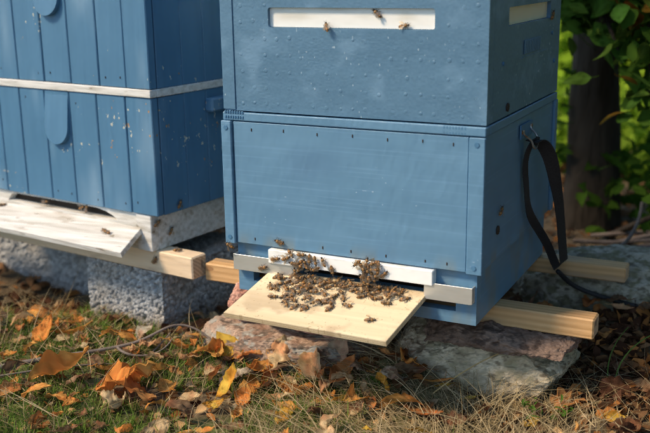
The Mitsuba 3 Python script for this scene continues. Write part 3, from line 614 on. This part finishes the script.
fallen(-.452, -.045, .075, .65, 'orange', 'curled yellow orange leaf beyond the twig at the left edge', yaw=80, pitch=-40, roll_=20, seed=15, curl=.9, fold=.8)
fallen(-.40, -.012, .10, .5, 'orange', 'long orange leaf left of the porous block', yaw=20, pitch=-12, roll_=-30, seed=16, curl=.6)
fallen(-.30, .035, .09, .5, 'orange', 'folded orange leaf at the left foot of the porous block', yaw=0, pitch=-8, roll_=-30, seed=17, curl=.5)
fallen(.372, -.042, .085, .62, 'orange', 'golden brown leaf with a warty surface at the bottom edge, right of centre', yaw=10, pitch=-12, roll_=-40, seed=18, curl=.6, fold=.7, crumple=.2)
fallen(.414, -.045, .085, .55, 'rust', 'rust leaf lying right of the golden brown leaf', yaw=-10, pitch=-5, roll_=-20, seed=19)
fallen(.395, .038, .095, .42, 'orange', 'orange brown leaf lying flat on the straw below the limestone', yaw=-2, pitch=0, roll_=-18, seed=20, curl=.25, fold=.3)
fallen(.352, .042, .075, .55, 'brown', 'dark red brown leaf left of the orange one on the straw', yaw=200, roll_=-20, seed=21)
fallen(.432, .095, .055, .6, 'orange', 'small orange leaf upright on the straw before the limestone', yaw=100, pitch=-45, seed=22)
fallen(.425, .048, .032, .6, 'yellow', 'tiny yellow leaf beside the flat orange brown leaf', yaw=40, roll_=-30, seed=23)
fallen(.205, .055, .095, .66, 'pale', 'large pale papery leaf hanging under the right end of the plywood board', yaw=70, pitch=-62, roll_=10, seed=24, curl=.7, fold=.7, crumple=.25, lobed=.3, nu=17, nv=13)
fallen(.085, .030, .085, .66, 'tan', 'crumpled tan leaf leaning on the pinkish stone', yaw=80, pitch=-55, roll_=0, seed=25, curl=.7, fold=.6, crumple=.55, lobed=.4, nu=17, nv=13)
fallen(.160, .020, .085, .6, 'tan', 'crumpled tan brown leaf at the stone corner below the plywood board', yaw=120, pitch=-30, roll_=-20, seed=26, curl=.7, fold=.7, crumple=.25, nu=17, nv=13)
fallen(.235, .015, .080, .6, 'rust', 'rust brown leaf curled at the right below the plywood board', yaw=60, pitch=-35, roll_=15, seed=27, curl=.8, fold=.7)
fallen(.108, .012, .08, .55, 'pale', 'pale greenish tan leaf below the plywood board', yaw=30, pitch=-20, roll_=-25, seed=28)
fallen(.060, -.115, .075, .55, 'yellow', 'golden leaf standing on edge in the grass, bottom centre', yaw=65, pitch=-50, seed=29, curl=.7)
fallen(.092, -.118, .060, .6, 'orange', 'orange leaf right of the golden leaf standing in the grass', yaw=100, pitch=-40, seed=30, curl=.8)
fallen(-.115, .075, .12, .55, 'tan', 'long tan leaf at the right foot of the porous block', yaw=15, pitch=-10, roll_=-30, seed=31, curl=.5)
fallen(-.235, .02, .05, .75, 'pale', 'small white leaf at the foot of the porous block', yaw=60, pitch=-35, seed=32, vein=.1)
def scatter(n, region, tones, sizes, label, group, dist=.028, **kw):
    c = 0
    for _ in range(n * 30):
        if c >= n: break
        x, y = rng.uniform(region[0], region[1]), rng.uniform(region[2], region[3])
        if len(region) > 4 and not region[4](x, y): continue
        if any((x - a) ** 2 + (y - b) ** 2 < dist ** 2 for a, b in spots_): continue
        t = tones[rng.integers(len(tones))]
        fallen(x, y, rng.uniform(*sizes), rng.uniform(.42, .7), t, label % {'pale': 'pale tan', 'dark': 'dark brown', 'rust': 'rusty brown'}.get(t, t), group % t, pitch=rng.normal(0, 16), roll_=rng.normal(0, 24), curl=rng.uniform(.2, 1.0), fold=rng.uniform(.2, .9), crumple=rng.uniform(.15, .6), lobed=rng.choice([0, 0, .3]), nu=21, nv=13, vein=.42, **kw); c += 1
stone_free = lambda x, y: not (-.13 < x < .60 and .07 < y < .31) 
scatter(84, (-.62, .02, -.42, .06, lambda x, y: not (x > -.36 and y > .0)), ('orange', 'tan', 'rust', 'orange', 'brown'), (.032, .072), '%s dry leaf in the grass before the porous block', '%s leaves in the grass before the porous block', .032)
scatter(26, (.0, .36, -.30, -.0), ('orange', 'tan', 'yellow', 'orange', 'brown'), (.035, .075), '%s dry leaf in the grass below the plywood board', '%s leaves in the grass below the plywood board', .05)
scatter(52, (-.25, .34, -.06, .075), ('tan', 'orange', 'pale', 'orange', 'rust'), (.035, .08), '%s dry leaf heaped along the foot of the stones', '%s leaves heaped along the foot of the stones', .022)
scatter(18, (-.95, -.30, .06, .26), ('brown', 'tan', 'rust', 'dark'), (.05, .10), '%s dry leaf in the shade beside the porous blocks', '%s leaves in the shade beside the porous blocks', .04)
scatter(14, (-.22, .0, .10, .30), ('brown', 'tan', 'dark'), (.05, .10), '%s dry leaf in the dark gap between the hives', '%s leaves in the gap between the hives', .04, lift=.004)
scatter(16, (.30, .72, -.12, .10), ('tan', 'brown', 'yellow', 'orange'), (.025, .055), '%s dry leaf on the straw below the limestone', '%s leaves on the straw below the limestone', .05)
scatter(62, (.54, .98, .02, .95, lambda x, y: not (x < .62 and .08 < y < .32)), ('brown', 'tan', 'brown', 'brown', 'dark', 'dark', 'rust'), (.04, .08), '%s dry leaf in the litter right of the hives', '%s leaves in the litter right of the hives', .024)
scatter(18, (.40, .72, .20, .50), ('brown', 'tan', 'rust'), (.04, .08), '%s dry leaf on the stones between the pine beams', '%s leaves between the pine beams', .03, lift=.03)

# small litter, one mass
def many_leaves(P, N_, L, Wd, cols, fold=.35, droop=.25, r=rng):
    """P positions, N_ normals, per-leaf length / width / colour -> mesh of 8-vertex leaves."""
    n = len(P); yaw = r.uniform(0, 2 * np.pi, n)
    N_ = N_ / np.linalg.norm(N_, axis=1, keepdims=True)
    ref = np.where(np.abs(N_[:, 2:]) < .95, [[0, 0, 1.0]], [[1.0, 0, 0]])
    a = np.cross(N_, ref); a /= np.linalg.norm(a, axis=1, keepdims=True); b = np.cross(N_, a)
    ax = a * np.cos(yaw)[:, None] + b * np.sin(yaw)[:, None]; bx = np.cross(N_, ax)
    tpl = np.array([(0, 0, 0), (.28, 0, 0), (.66, 0, 0), (1, 0, 0), (.24, .40, 1), (.60, .38, 1), (.24, -.40, 1), (.60, -.38, 1)])
    fc = np.array([(0, 1, 4), (1, 5, 4), (1, 2, 5), (2, 3, 5), (0, 6, 1), (1, 6, 7), (1, 7, 2), (2, 7, 3)])
    x = (tpl[:, 0] - .5)[None] * L[:, None]; y = tpl[:, 1][None] * Wd[:, None]
    z = tpl[:, 2][None] * Wd[:, None] * fold * r.uniform(-.2, 1.0, (n, 1)) - droop * L[:, None] * ((tpl[:, 0] - .4) ** 2)[None] * r.uniform(0, 2, (n, 1))
    V = P[:, None] + ax[:, None] * x[..., None] + bx[:, None] * y[..., None] + N_[:, None] * z[..., None]
    F = (fc[None] + 8 * np.arange(n)[:, None, None]).reshape(-1, 3)
    C = np.repeat(cols[:, None], 8, 1) * np.array([.9, 1.1, 1.1, 1, .95, .95, .95, .95])[None, :, None]
    return (V.reshape(-1, 3), F), C.reshape(-1, 3)
def litter(name, label, n, reg, tones, size, lift=.004, tilt=.5):
    x, y = rng.uniform(reg[0], reg[1], n), rng.uniform(reg[2], reg[3], n)
    P = np.stack([x, y, gh(x, y) + rng.uniform(.001, lift, n)], 1); N_ = np.stack([rng.normal(0, tilt, n), rng.normal(0, tilt, n), np.ones(n)], 1)
    L = rng.uniform(size[0], size[1], n); tn = np.array([PAL[t] for t in tones])[rng.integers(0, len(tones), n)] * rng.uniform(.5, 1.25, (n, 1))
    m, c = many_leaves(P, N_, L, L * rng.uniform(.4, .8, n), tn)
    scene[name] = mikit.ply(m, 'm_leaf', smooth=True, color=c); labels[name] = {'label': label, 'category': 'leaf litter', 'kind': 'stuff'}
litter('leaf_litter', 'small broken brown leaves covering the soil under and beside the hives', 5200, (-1.3, 1.7, -.05, 2.4), ('brown', 'dark', 'brown', 'brown', 'rust', 'dark'), (.02, .055), .014)
litter('leaf_crumbs', 'small broken tan and brown leaves scattered through the grass', 2600, (-.9, .9, -.6, .15), ('brown', 'tan', 'dark', 'rust', 'tan', 'pale'), (.010, .032), .010, tilt=.7)

litter('leaf_litter_pile', 'thick brown leaf litter heaped right of the stones', 4200, (.60, 1.15, .10, 1.1), ('brown', 'dark', 'brown', 'dark', 'rust', 'dark'), (.018, .042), .020, tilt=.8)

# ------------------------------------------------------------------ grass and straw
def blades(x, y, L, w, lean, az, cols, seg=4, curve=1.0, base=0.0, start=.35, bend=None):
    n = len(x); s = np.linspace(0, 1, seg + 1)
    d = np.stack([np.cos(az), np.sin(az)], 1); z0 = gh(x, y) - .002 + base
    # lean angle grows along the blade
    th = lean[:, None] * (start + curve * s[None]); ds = L[:, None] / seg
    hx = np.cumsum(np.c_[np.zeros(n), np.sin(th[:, :-1]) * ds], 1); hz = np.cumsum(np.c_[np.zeros(n), np.cos(th[:, :-1]) * ds], 1)
    bd = (np.zeros(n) if bend is None else bend)[:, None] * hx ** 2 / L[:, None]
    ctr = np.stack([x[:, None] + hx * d[:, :1] - bd * d[:, 1:], y[:, None] + hx * d[:, 1:] + bd * d[:, :1], z0[:, None] + hz], -1)
    if bend is not None: ctr[..., 2] = np.maximum(ctr[..., 2], gh(ctr[..., 0], ctr[..., 1]) + .001)
    sd = np.stack([-d[:, 1], d[:, 0], rng.normal(0, .5, n)], 1); sd /= np.linalg.norm(sd, axis=1, keepdims=True)
    ww = w[:, None] * (1 - s[None] ** 2 * .95) / 2
    V = np.stack([ctr - sd[:, None] * ww[..., None], ctr + sd[:, None] * ww[..., None]], 2)     # n, seg+1, 2, 3
    k = 2 * np.arange(seg); q_ = np.stack([k, k + 1, k + 3, k + 2], 1)
    F = (q_[None] + (2 * (seg + 1)) * np.arange(n)[:, None, None]).reshape(-1, 4)
    C = np.repeat(cols[:, None], 2 * (seg + 1), 1)
    return (V.reshape(-1, 3), F), C.reshape(-1, 3)
def dens(x, y, f=6, seed=2): return meshkit.fbm(np.stack([x * f, y * f, 0 * x], -1), 3, seed)
N = 40000; x, y = rng.uniform(-.9, .75, N), rng.uniform(-.62, .22, N)
tx, ty = rng.uniform(-.9, .75, 1500), rng.uniform(-.62, .22, 1500); ti = rng.integers(0, 1500, 30000)      # tufts
x, y = np.r_[x, tx[ti] + rng.normal(0, .006, 30000)], np.r_[y, ty[ti] + rng.normal(0, .006, 30000)]; tuft = np.r_[np.zeros(N, bool), np.ones(30000, bool)]
keep = (dens(x, y) > .34 + .30 * sstep(.18, .45, x) + .25 * sstep(.02, .14, y)) & ~((x > -.13) & (y > .03)); x, y, tuft = x[keep], y[keep], tuft[keep]; n = len(x)
gc = lerp3((.060, .125, .020), (.20, .30, .060), rng.uniform(0, 1, n)) * rng.uniform(.7, 1.2, (n, 1)); dry = rng.uniform(0, 1, n) < .22; gc[dry] = lerp3((.24, .19, .09), (.36, .29, .16), rng.uniform(0, 1, dry.sum()))
m, c = blades(x, y, rng.uniform(.012, .036, n) * np.where(tuft, rng.uniform(1, 1.7, n), 1), rng.uniform(.0009, .0024, n), rng.uniform(.4, 1.5, n), rng.uniform(0, 6.28, n), gc)
scene['grass'] = mikit.ply(m, 'm_blade', smooth=True, color=c); labels['grass'] = {'label': 'thin green grass growing in front of the hives', 'category': 'grass', 'kind': 'stuff'}
N = 20000; x, y = rng.uniform(-.9, .95, N), rng.uniform(-.6, .25, N)
pr = .09 + .91 * sstep(.12, .30, x) * sstep(.75, .60, x) * sstep(.20, .10, y)
keep = rng.uniform(0, 1, N) < pr; x, y = x[keep], y[keep]; n = len(x)
sc_ = lerp3((.22, .17, .085), (.58, .47, .29), rng.uniform(0, 1, n) ** 1.4)
flow = 2.6 + 1.3 * (dens(x, y, 3, 8) - .5) * 4 + rng.normal(0, .7, n)
m, c = blades(x, y, rng.uniform(.05, .17, n), rng.uniform(.0007, .0017, n), rng.normal(1.0, .12, n), flow, sc_, seg=7, curve=.35, base=rng.uniform(.003, .016, n), start=1.28, bend=rng.normal(0, .5, n))
scene['straw'] = mikit.ply(m, 'm_blade', smooth=True, color=c); labels['straw'] = {'label': 'matted dry straw coloured grass before the limestone', 'category': 'dry grass', 'kind': 'stuff'}

# a small weed and single long stalks
def weed(label, cx, cy, n, sz, seed):
    r = np.random.default_rng(seed); k = thing('weed', label, 'plant')
    for i in range(n):
        az = r.uniform(0, 6.28); Ls = sz * r.uniform(.6, 1.3); z = float(gh(cx, cy))
        tip = np.array([cx + math.cos(az) * Ls, cy + math.sin(az) * Ls * .8, z + Ls * r.uniform(.35, .9)])
        part(k, 'stem', tube([[cx, cy, z], [(cx + tip[0]) / 2, (cy + tip[1]) / 2, z + Ls * .5], tip], [.0011, .0009, .0006], 5), 'm_vc', color=None) if False else None
        P = np.array([np.array([cx, cy, z]) * (1 - t) + tip * t for t in (.45, .6, .75, .9, 1)]) + r.normal(0, sz * .08, (5, 3))
        mm, cc = many_leaves(P, np.stack([r.normal(0, .4, 5), r.normal(0, .4, 5), np.ones(5)], 1), r.uniform(.35, .6, 5) * sz, r.uniform(.14, .22, 5) * sz, lerp3((.06, .14, .02), (.12, .25, .04), r.uniform(0, 1, 5)), r=r)
        k2 = key_of(k + '__sprig'); scene[k2] = mikit.ply(mm, 'm_green', smooth=True, color=cc)
weed('small bright green weed in the litter at the lower right', .612, .048, 7, .038, 3)
weed('tiny green weed left of the bright one at the lower right', .565, .035, 4, .026, 4)
for lb, pts, col in (('long bent straw stalk leaning across the limestone', [[.40, .02, -.255], [.47, .075, -.20], [.535, .125, -.172], [.60, .13, -.150]], 0), ('green grass blade arching at the right edge of the litter', [[.70, .20, -.25], [.72, .30, -.20], [.78, .36, -.18], [.85, .40, -.20]], 1), ('thin green blade beside the cut end of the front pine beam', [[.70, .16, -.262], [.675, .28, -.225], [.69, .38, -.20]], 1)):
    c_ = ((.42, .30, .14), (.10, .17, .03))[col]; t_ = tube(spline(pts, 16), np.linspace(.0016, .0007, 16), 5)
    single('grass_stalk', lb, 'grass stalk', t_, 'm_vc', smooth=True, color=np.tile(c_, (len(t_.vertices), 1)))

# fallen twig across the lower left
TW = thing('twig', 'forked grey twig lying across the leaves at the lower left', 'twig')
def G(x, y, h): return [x, y, float(gh(x, y)) + h]
part(TW, 'branch', tube(spline([G(-.46, -.27, .012), G(-.36, -.17, .026), G(-.29, -.105, .030), G(-.245, -.06, .026), G(-.20, -.02, .040), G(-.155, .03, .052), G(-.11, .05, .035), G(-.07, .03, .018)], 50), np.linspace(.0058, .0018, 50), 8), 'm_twig', smooth=True)
part(TW, 'side_shoot', tube(spline([G(-.245, -.06, .026), G(-.215, -.065, .020), G(-.175, -.045, .022), G(-.14, -.015, .04)], 20), np.linspace(.0032, .0014, 20), 6), 'm_twig', smooth=True)
part(TW, 'side_shoot', tube(spline([G(-.175, -.045, .022), G(-.168, -.02, .03), G(-.150, -.005, .05)], 10), np.linspace(.0018, .001, 10), 6), 'm_twig', smooth=True)
single('twig', 'thin dark twig below the forked one at the lower left', 'twig', tube(spline([G(-.50, -.36, .012), G(-.38, -.25, .018), G(-.28, -.16, .02), G(-.22, -.10, .018)], 24), np.linspace(.003, .0012, 24), 6), 'm_twig', smooth=True)
# dark hose behind the right hive
single('hose', 'thin black hose snaking over the litter behind the strap', 'hose', tube(spline([[.540, .400, -.108], [.548, .425, -.128], [.564, .447, -.150], [.610, .468, -.172], [.662, .482, -.186], *[[x_, y_, float(gh(x_, y_)) + .008] for x_, y_ in ((.73, .50), (.84, .54), (1.0, .62), (1.2, .80))]], 60), .0050, 10), 'm_strap', smooth=True)

# ------------------------------------------------------------------ tree at the back right, shrubs, brush
TR = thing('tree', 'dark slender tree with overhanging branches behind the smooth hive', 'tree')
tp = spline([[.41, 1.40, -.40], [.405, 1.42, 0.0], [.39, 1.45, .5], [.43, 1.50, 1.2], [.40, 1.55, 2.2], [.5, 1.6, 3.4]], 60)
tm = tube(tp, np.interp(np.linspace(0, 1, 60), [0, .07, .15, 1], [.115, .085, .072, .045]), 20)
dv = meshkit.fbm(tm.vertices * [14, 14, 4], 3, 6) - .5; cx_ = np.column_stack([np.interp(tm.vertices[:, 2], tp[:, 2], tp[:, 0]), np.interp(tm.vertices[:, 2], tp[:, 2], tp[:, 1]), tm.vertices[:, 2]])
tm.vertices = tm.vertices + (tm.vertices - cx_) * dv[:, None] * .5
part(TR, 'trunk', tm, 'm_bark', smooth=True)
limbs = [[[.41, 1.48, .85], [.50, 1.28, .72], [.57, 1.12, .46], [.60, 1.06, .30], [.61, 1.03, .18]],
         [[.42, 1.48, 1.0], [.52, 1.36, .78], [.58, 1.26, .48], [.585, 1.22, .26]],
         [[.41, 1.47, .8], [.40, 1.25, .68], [.44, 1.12, .46], [.50, 1.06, .34], [.54, 1.02, .26]],
         [[.42, 1.5, 1.25], [.60, 1.15, .95], [.66, .98, .60], [.68, .92, .36]],
         [[.41, 1.52, 1.5], [.1, .9, 1.5], [-.4, .5, 1.45]], [[.42, 1.48, .9], [.40, 1.28, .70], [.43, 1.14, .50], [.45, 1.08, .40]], [[.41, 1.52, 1.7], [.8, .9, 1.7], [.9, .4, 1.7]], [[.42, 1.55, 2.0], [-.3, 1.6, 2.1], [-.9, 1.5, 2.1]], [[.42, 1.55, 2.0], [1.2, 1.9, 2.1], [1.7, 2.0, 2.1]]]
tips = []
for i, l in enumerate(limbs):
    c_ = spline(l, 30); part(TR, 'limb', tube(c_, np.linspace(.022 if i > 2 else .014, .004, 30), 8), 'm_bark', smooth=True); tips.append(c_)
GREEN = np.array([.055, .125, .020])
for li, nleaf in ((0, 84), (1, 72), (2, 72), (3, 16), (5, 56)):
    c_ = tips[li]
    for i in range(nleaf):
        t = rng.uniform(.42, 1) ; p_ = c_[int(t * 29)] + rng.normal(0, [.050, .070, .055])
        if p_[0] < .34 or p_[1] < .74: continue
        L = rng.uniform(.050, .092); tone = GREEN * rng.uniform(.7, 1.5) * np.array([rng.uniform(.85, 1.5), 1, 1])
        if rng.uniform() < .07: tone = np.array([.22, .14, .02])
        m, c2 = leaf_mesh(L, L * rng.uniform(.55, .7), int(rng.integers(1, 9999)), curl=.25, fold=.2, crumple=.05, tone=tone, nu=9, nv=7, vein=.3)
        R = rot([0, 0, 1], rng.uniform(0, 360)) @ rot([0, 1, 0], rng.normal(25, 25)) @ rot([1, 0, 0], rng.normal(0, 35)); m.apply_transform(trans(p_) @ R)
        k = key_of(TR + '__leaf'); scene[k] = mikit.ply(m, 'm_green', smooth=True, color=c2)
for p_, L, tone, R in (([.545, .99, .375], .13, (.17, .105, .014), rot([0, 0, 1], 40) @ rot([0, 1, 0], 62) @ rot([1, 0, 0], 20)), ([.565, .985, .37], .12, (.20, .085, .014), rot([0, 0, 1], 70) @ rot([0, 1, 0], 60) @ rot([1, 0, 0], 10))):
    m, c2 = leaf_mesh(L, L * .6, 77, curl=.3, fold=.3, crumple=.1, tone=tone, nu=11, nv=9, vein=.2); m.apply_transform(trans(p_) @ R)
    k = key_of(TR + '__leaf'); scene[k] = mikit.ply(m, 'm_green', smooth=True, color=c2); labels[k] = {'label': 'yellowed brown leaf among the green ones'}
def cloud(n, blobs, size, c0, c1, seed, flat=.7):
    r = np.random.default_rng(seed); w = np.array([b[3] * b[4] * b[5] for b in blobs]) ** .66; pick = r.choice(len(blobs), n, p=w / w.sum())
    d = r.normal(0, 1, (n, 3)); d /= np.linalg.norm(d, axis=1, keepdims=True); rad = r.uniform(.25, 1, n) ** .5 * r.uniform(.8, 1.1, n)
    B = np.array(blobs)[pick]; P = B[:, :3] + d * rad[:, None] * B[:, 3:6]
    P = P[P[:, 2] > -.27]; m_ = len(P); N_ = r.normal(0, 1, (m_, 3)) * [.6, .6, .4] + [0, 0, flat]
    L = r.uniform(size[0], size[1], m_); cl = lerp3(c0, c1, np.clip(.5 * r.uniform(0, 1, m_) + .9 * (meshkit.fbm(P * 3, 2, seed) - .25), 0, 1))
    return many_leaves(P, N_, L, L * r.uniform(.5, .75, m_), cl, r=r)
m, c = cloud(9000, [(.75, 1.2, 2.2, 1.0, .75, .6), (.2, .85, 1.65, .9, .40, .3), (1.3, 1.0, 1.9, .8, .8, .5), (-.45, .50, 1.42, .60, .40, .28), (-.1, .75, 1.3, .4, .3, .2), (1.5, 1.6, 1.3, .6, .7, .6), (1.5, .5, 1.6, .6, .6, .5)], (.07, .12), (.025, .06, .010), (.06, .12, .022), 5)
mm_, cc_ = cloud(240, [(.50, 1.17, .44, .15, .16, .13), (.60, 1.06, .37, .09, .12, .16), (.41, 1.12, .43, .07, .10, .10), (.60, 1.05, .20, .07, .09, .09)], (.055, .095), (.035, .085, .014), (.10, .20, .03), 41)
scene[TR + '__foliage'] = mikit.ply(mm_, 'm_green', smooth=True, color=cc_); labels[TR + '__foliage'] = {'kind': 'stuff', 'label': 'smaller leaves on the hanging branches'}
k = TR + '__crown'; scene[k] = mikit.ply(m, 'm_green', smooth=True, color=c); labels[k] = {'kind': 'stuff', 'label': 'leafy crown above the hives'}
def shrub(label, blobs, n, size, c0, c1, seed, stems):
    r = np.random.default_rng(seed); k = thing('shrub', label, 'shrub')
    m, c = cloud(n, blobs, size, c0, c1, seed); kk = k + '__foliage'; scene[kk] = mikit.ply(m, 'm_green', smooth=True, color=c); labels[kk] = {'kind': 'stuff'}
    for (a, b2) in stems:
        t = blobs[r.integers(len(blobs))]; base = np.array([a, b2, float(gh(a, b2)) - .03])
        part(k, 'stem', tube(spline([base, (base * .5 + np.array(t[:3]) * .5) + r.normal(0, .06, 3), np.array(t[:3]) + r.normal(0, .1, 3)], 14), np.linspace(.014, .005, 14), 7), 'm_bark', smooth=True)
LG0, LG1 = (.21, .37, .028), (.40, .55, .06)
shrub('sunlit yellow green bush behind the tree trunk', [(.15, 3.0, .25, .45, .4, .5), (.45, 2.7, .1, .3, .3, .35), (-.2, 3.3, .4, .5, .4, .6), (.55, 2.9, .35, .4, .3, .5)], 4200, (.06, .11), LG0, LG1, 21, [(.15, 3), (.4, 2.7), (-.2, 3.3)])
shrub('low leafy sprouts around the foot of the tree', [(.50, 1.42, -.12, .17, .14, .15), (.30, 1.40, .02, .10, .10, .24), (.66, 1.55, -.1, .2, .15, .17), (.62, 1.28, -.17, .22, .15, .12)], 250, (.045, .075), (.04, .10, .014), (.09, .17, .022), 22, [(.5, 1.42), (.3, 1.4)])
shrub('tall pale green bush at the far right behind the branches', [(.9, 3.2, .4, .5, .5, .6), (1.3, 2.6, .3, .45, .45, .5)], 2200, (.06, .11), LG0, LG1, 23, [(.9, 3.2), (1.3, 2.6)])
shrub('low dark green bush on the ground just behind the tree trunk', [(.55, 2.15, -.14, .4, .22, .18), (.15, 2.25, -.12, .35, .22, .2), (.95, 2.05, -.1, .3, .25, .22)], 1600, (.05, .085), (.17, .31, .025), (.36, .52, .06), 27, [(.55, 2.05), (.15, 2.15), (.95, 1.95)])
shrub('low bush left of the hives outside the view', [(-1.5, -.25, -.02, .36, .40, .30), (-1.55, .35, .0, .35, .35, .30)], 2400, (.04, .07), (.035, .08, .012), (.08, .15, .022), 28, [(-1.5, -.25), (-1.55, .35)])
shrub('dense dark hedge across the back of the plot', [(-1.6, 6.5, .5, 1.2, .6, .9), (-.4, 6.3, .4, 1.1, .6, .8), (.8, 6.2, .5, 1.2, .6, .9), (2.2, 6.0, .6, 1.3, .6, 1.0), (-3.4, 6.6, .6, 1.4, .6, 1.0)], 9000, (.09, .15), (.05, .10, .014), (.13, .20, .028), 24, [(-1.6, 6.5), (-.4, 6.3), (.8, 6.2), (2.2, 6.0)])
shrub('dark bush outside the right edge of the view', [(1.75, .8, .25, .45, .6, .55), (1.95, 1.6, .4, .5, .6, .7), (1.95, .7, .9, .5, .6, .5), (2.0, -.1, .4, .4, .5, .7)], 5200, (.06, .10), (.03, .07, .010), (.07, .13, .020), 25, [(1.75, .9), (1.95, 1.7)])
def far_tree(label, x, y, blobs, n, seed):
    k = thing('tree', label, 'tree'); part(k, 'trunk', tube(spline([[x, y, -.4], [x + .05, y, .4], [x, y + .06, 1.3], [x + .05, y, 2.4]], 24), np.linspace(.10, .04, 24), 12), 'm_bark', smooth=True)
    m, c = cloud(n, blobs, (.09, .15), (.03, .065, .010), (.07, .13, .020), seed); kk = k + '__crown'; scene[kk] = mikit.ply(m, 'm_green', smooth=True, color=c); labels[kk] = {'kind': 'stuff'}
far_tree('leafy tree standing right of the hives outside the view', 2.9, .5, [(2.8, .4, 1.6, .8, 1.0, 1.2), (2.9, -.8, 1.5, .7, .7, 1.1), (2.9, .3, 2.7, .8, 1.1, .6)], 6000, 31)
far_tree('second leafy tree standing right of the hives outside the view', 2.7, 2.4, [(2.7, 2.2, 1.6, .8, 1.0, 1.2), (2.6, 2.3, 2.7, .8, 1.0, .6)], 4500, 32)
far_tree('third leafy tree standing right of the hives outside the view', 2.9, -1.9, [(2.8, -1.9, 1.4, .7, .9, 1.2), (2.4, -.2, 2.7, .9, 1.3, .5)], 5000, 33)
# dead brush on the ground at the back
BR = thing('brush_pile', 'loose pile of dead branches on the ground behind the rear pine beam', 'brush')
r = np.random.default_rng(8)
for i in range(16):
    a = np.array([r.uniform(.35, .7), r.uniform(.72, 1.15), -.255 + r.uniform(0, .06)]); az = r.normal(.35, .45); L = r.uniform(.35, .8)
    d = np.array([math.cos(az), math.sin(az), r.normal(.0, .10)]); mid = a + d * L * .5 + r.normal(0, .03, 3); b2 = a + d * L
    mid[2] = max(mid[2], -.255); b2[2] = max(b2[2], -.25)
    part(BR, 'branch', tube(spline([a, mid, b2], 14), np.linspace(r.uniform(.004, .009), .002, 14), 6), 'm_twig', smooth=True)
part(BR, 'branch', tube(spline([[.52, .92, -.24], [.60, .95, -.17], [.615, 1.0, -.09]], 12), np.linspace(.006, .004, 12), 6), 'm_twig', smooth=True)
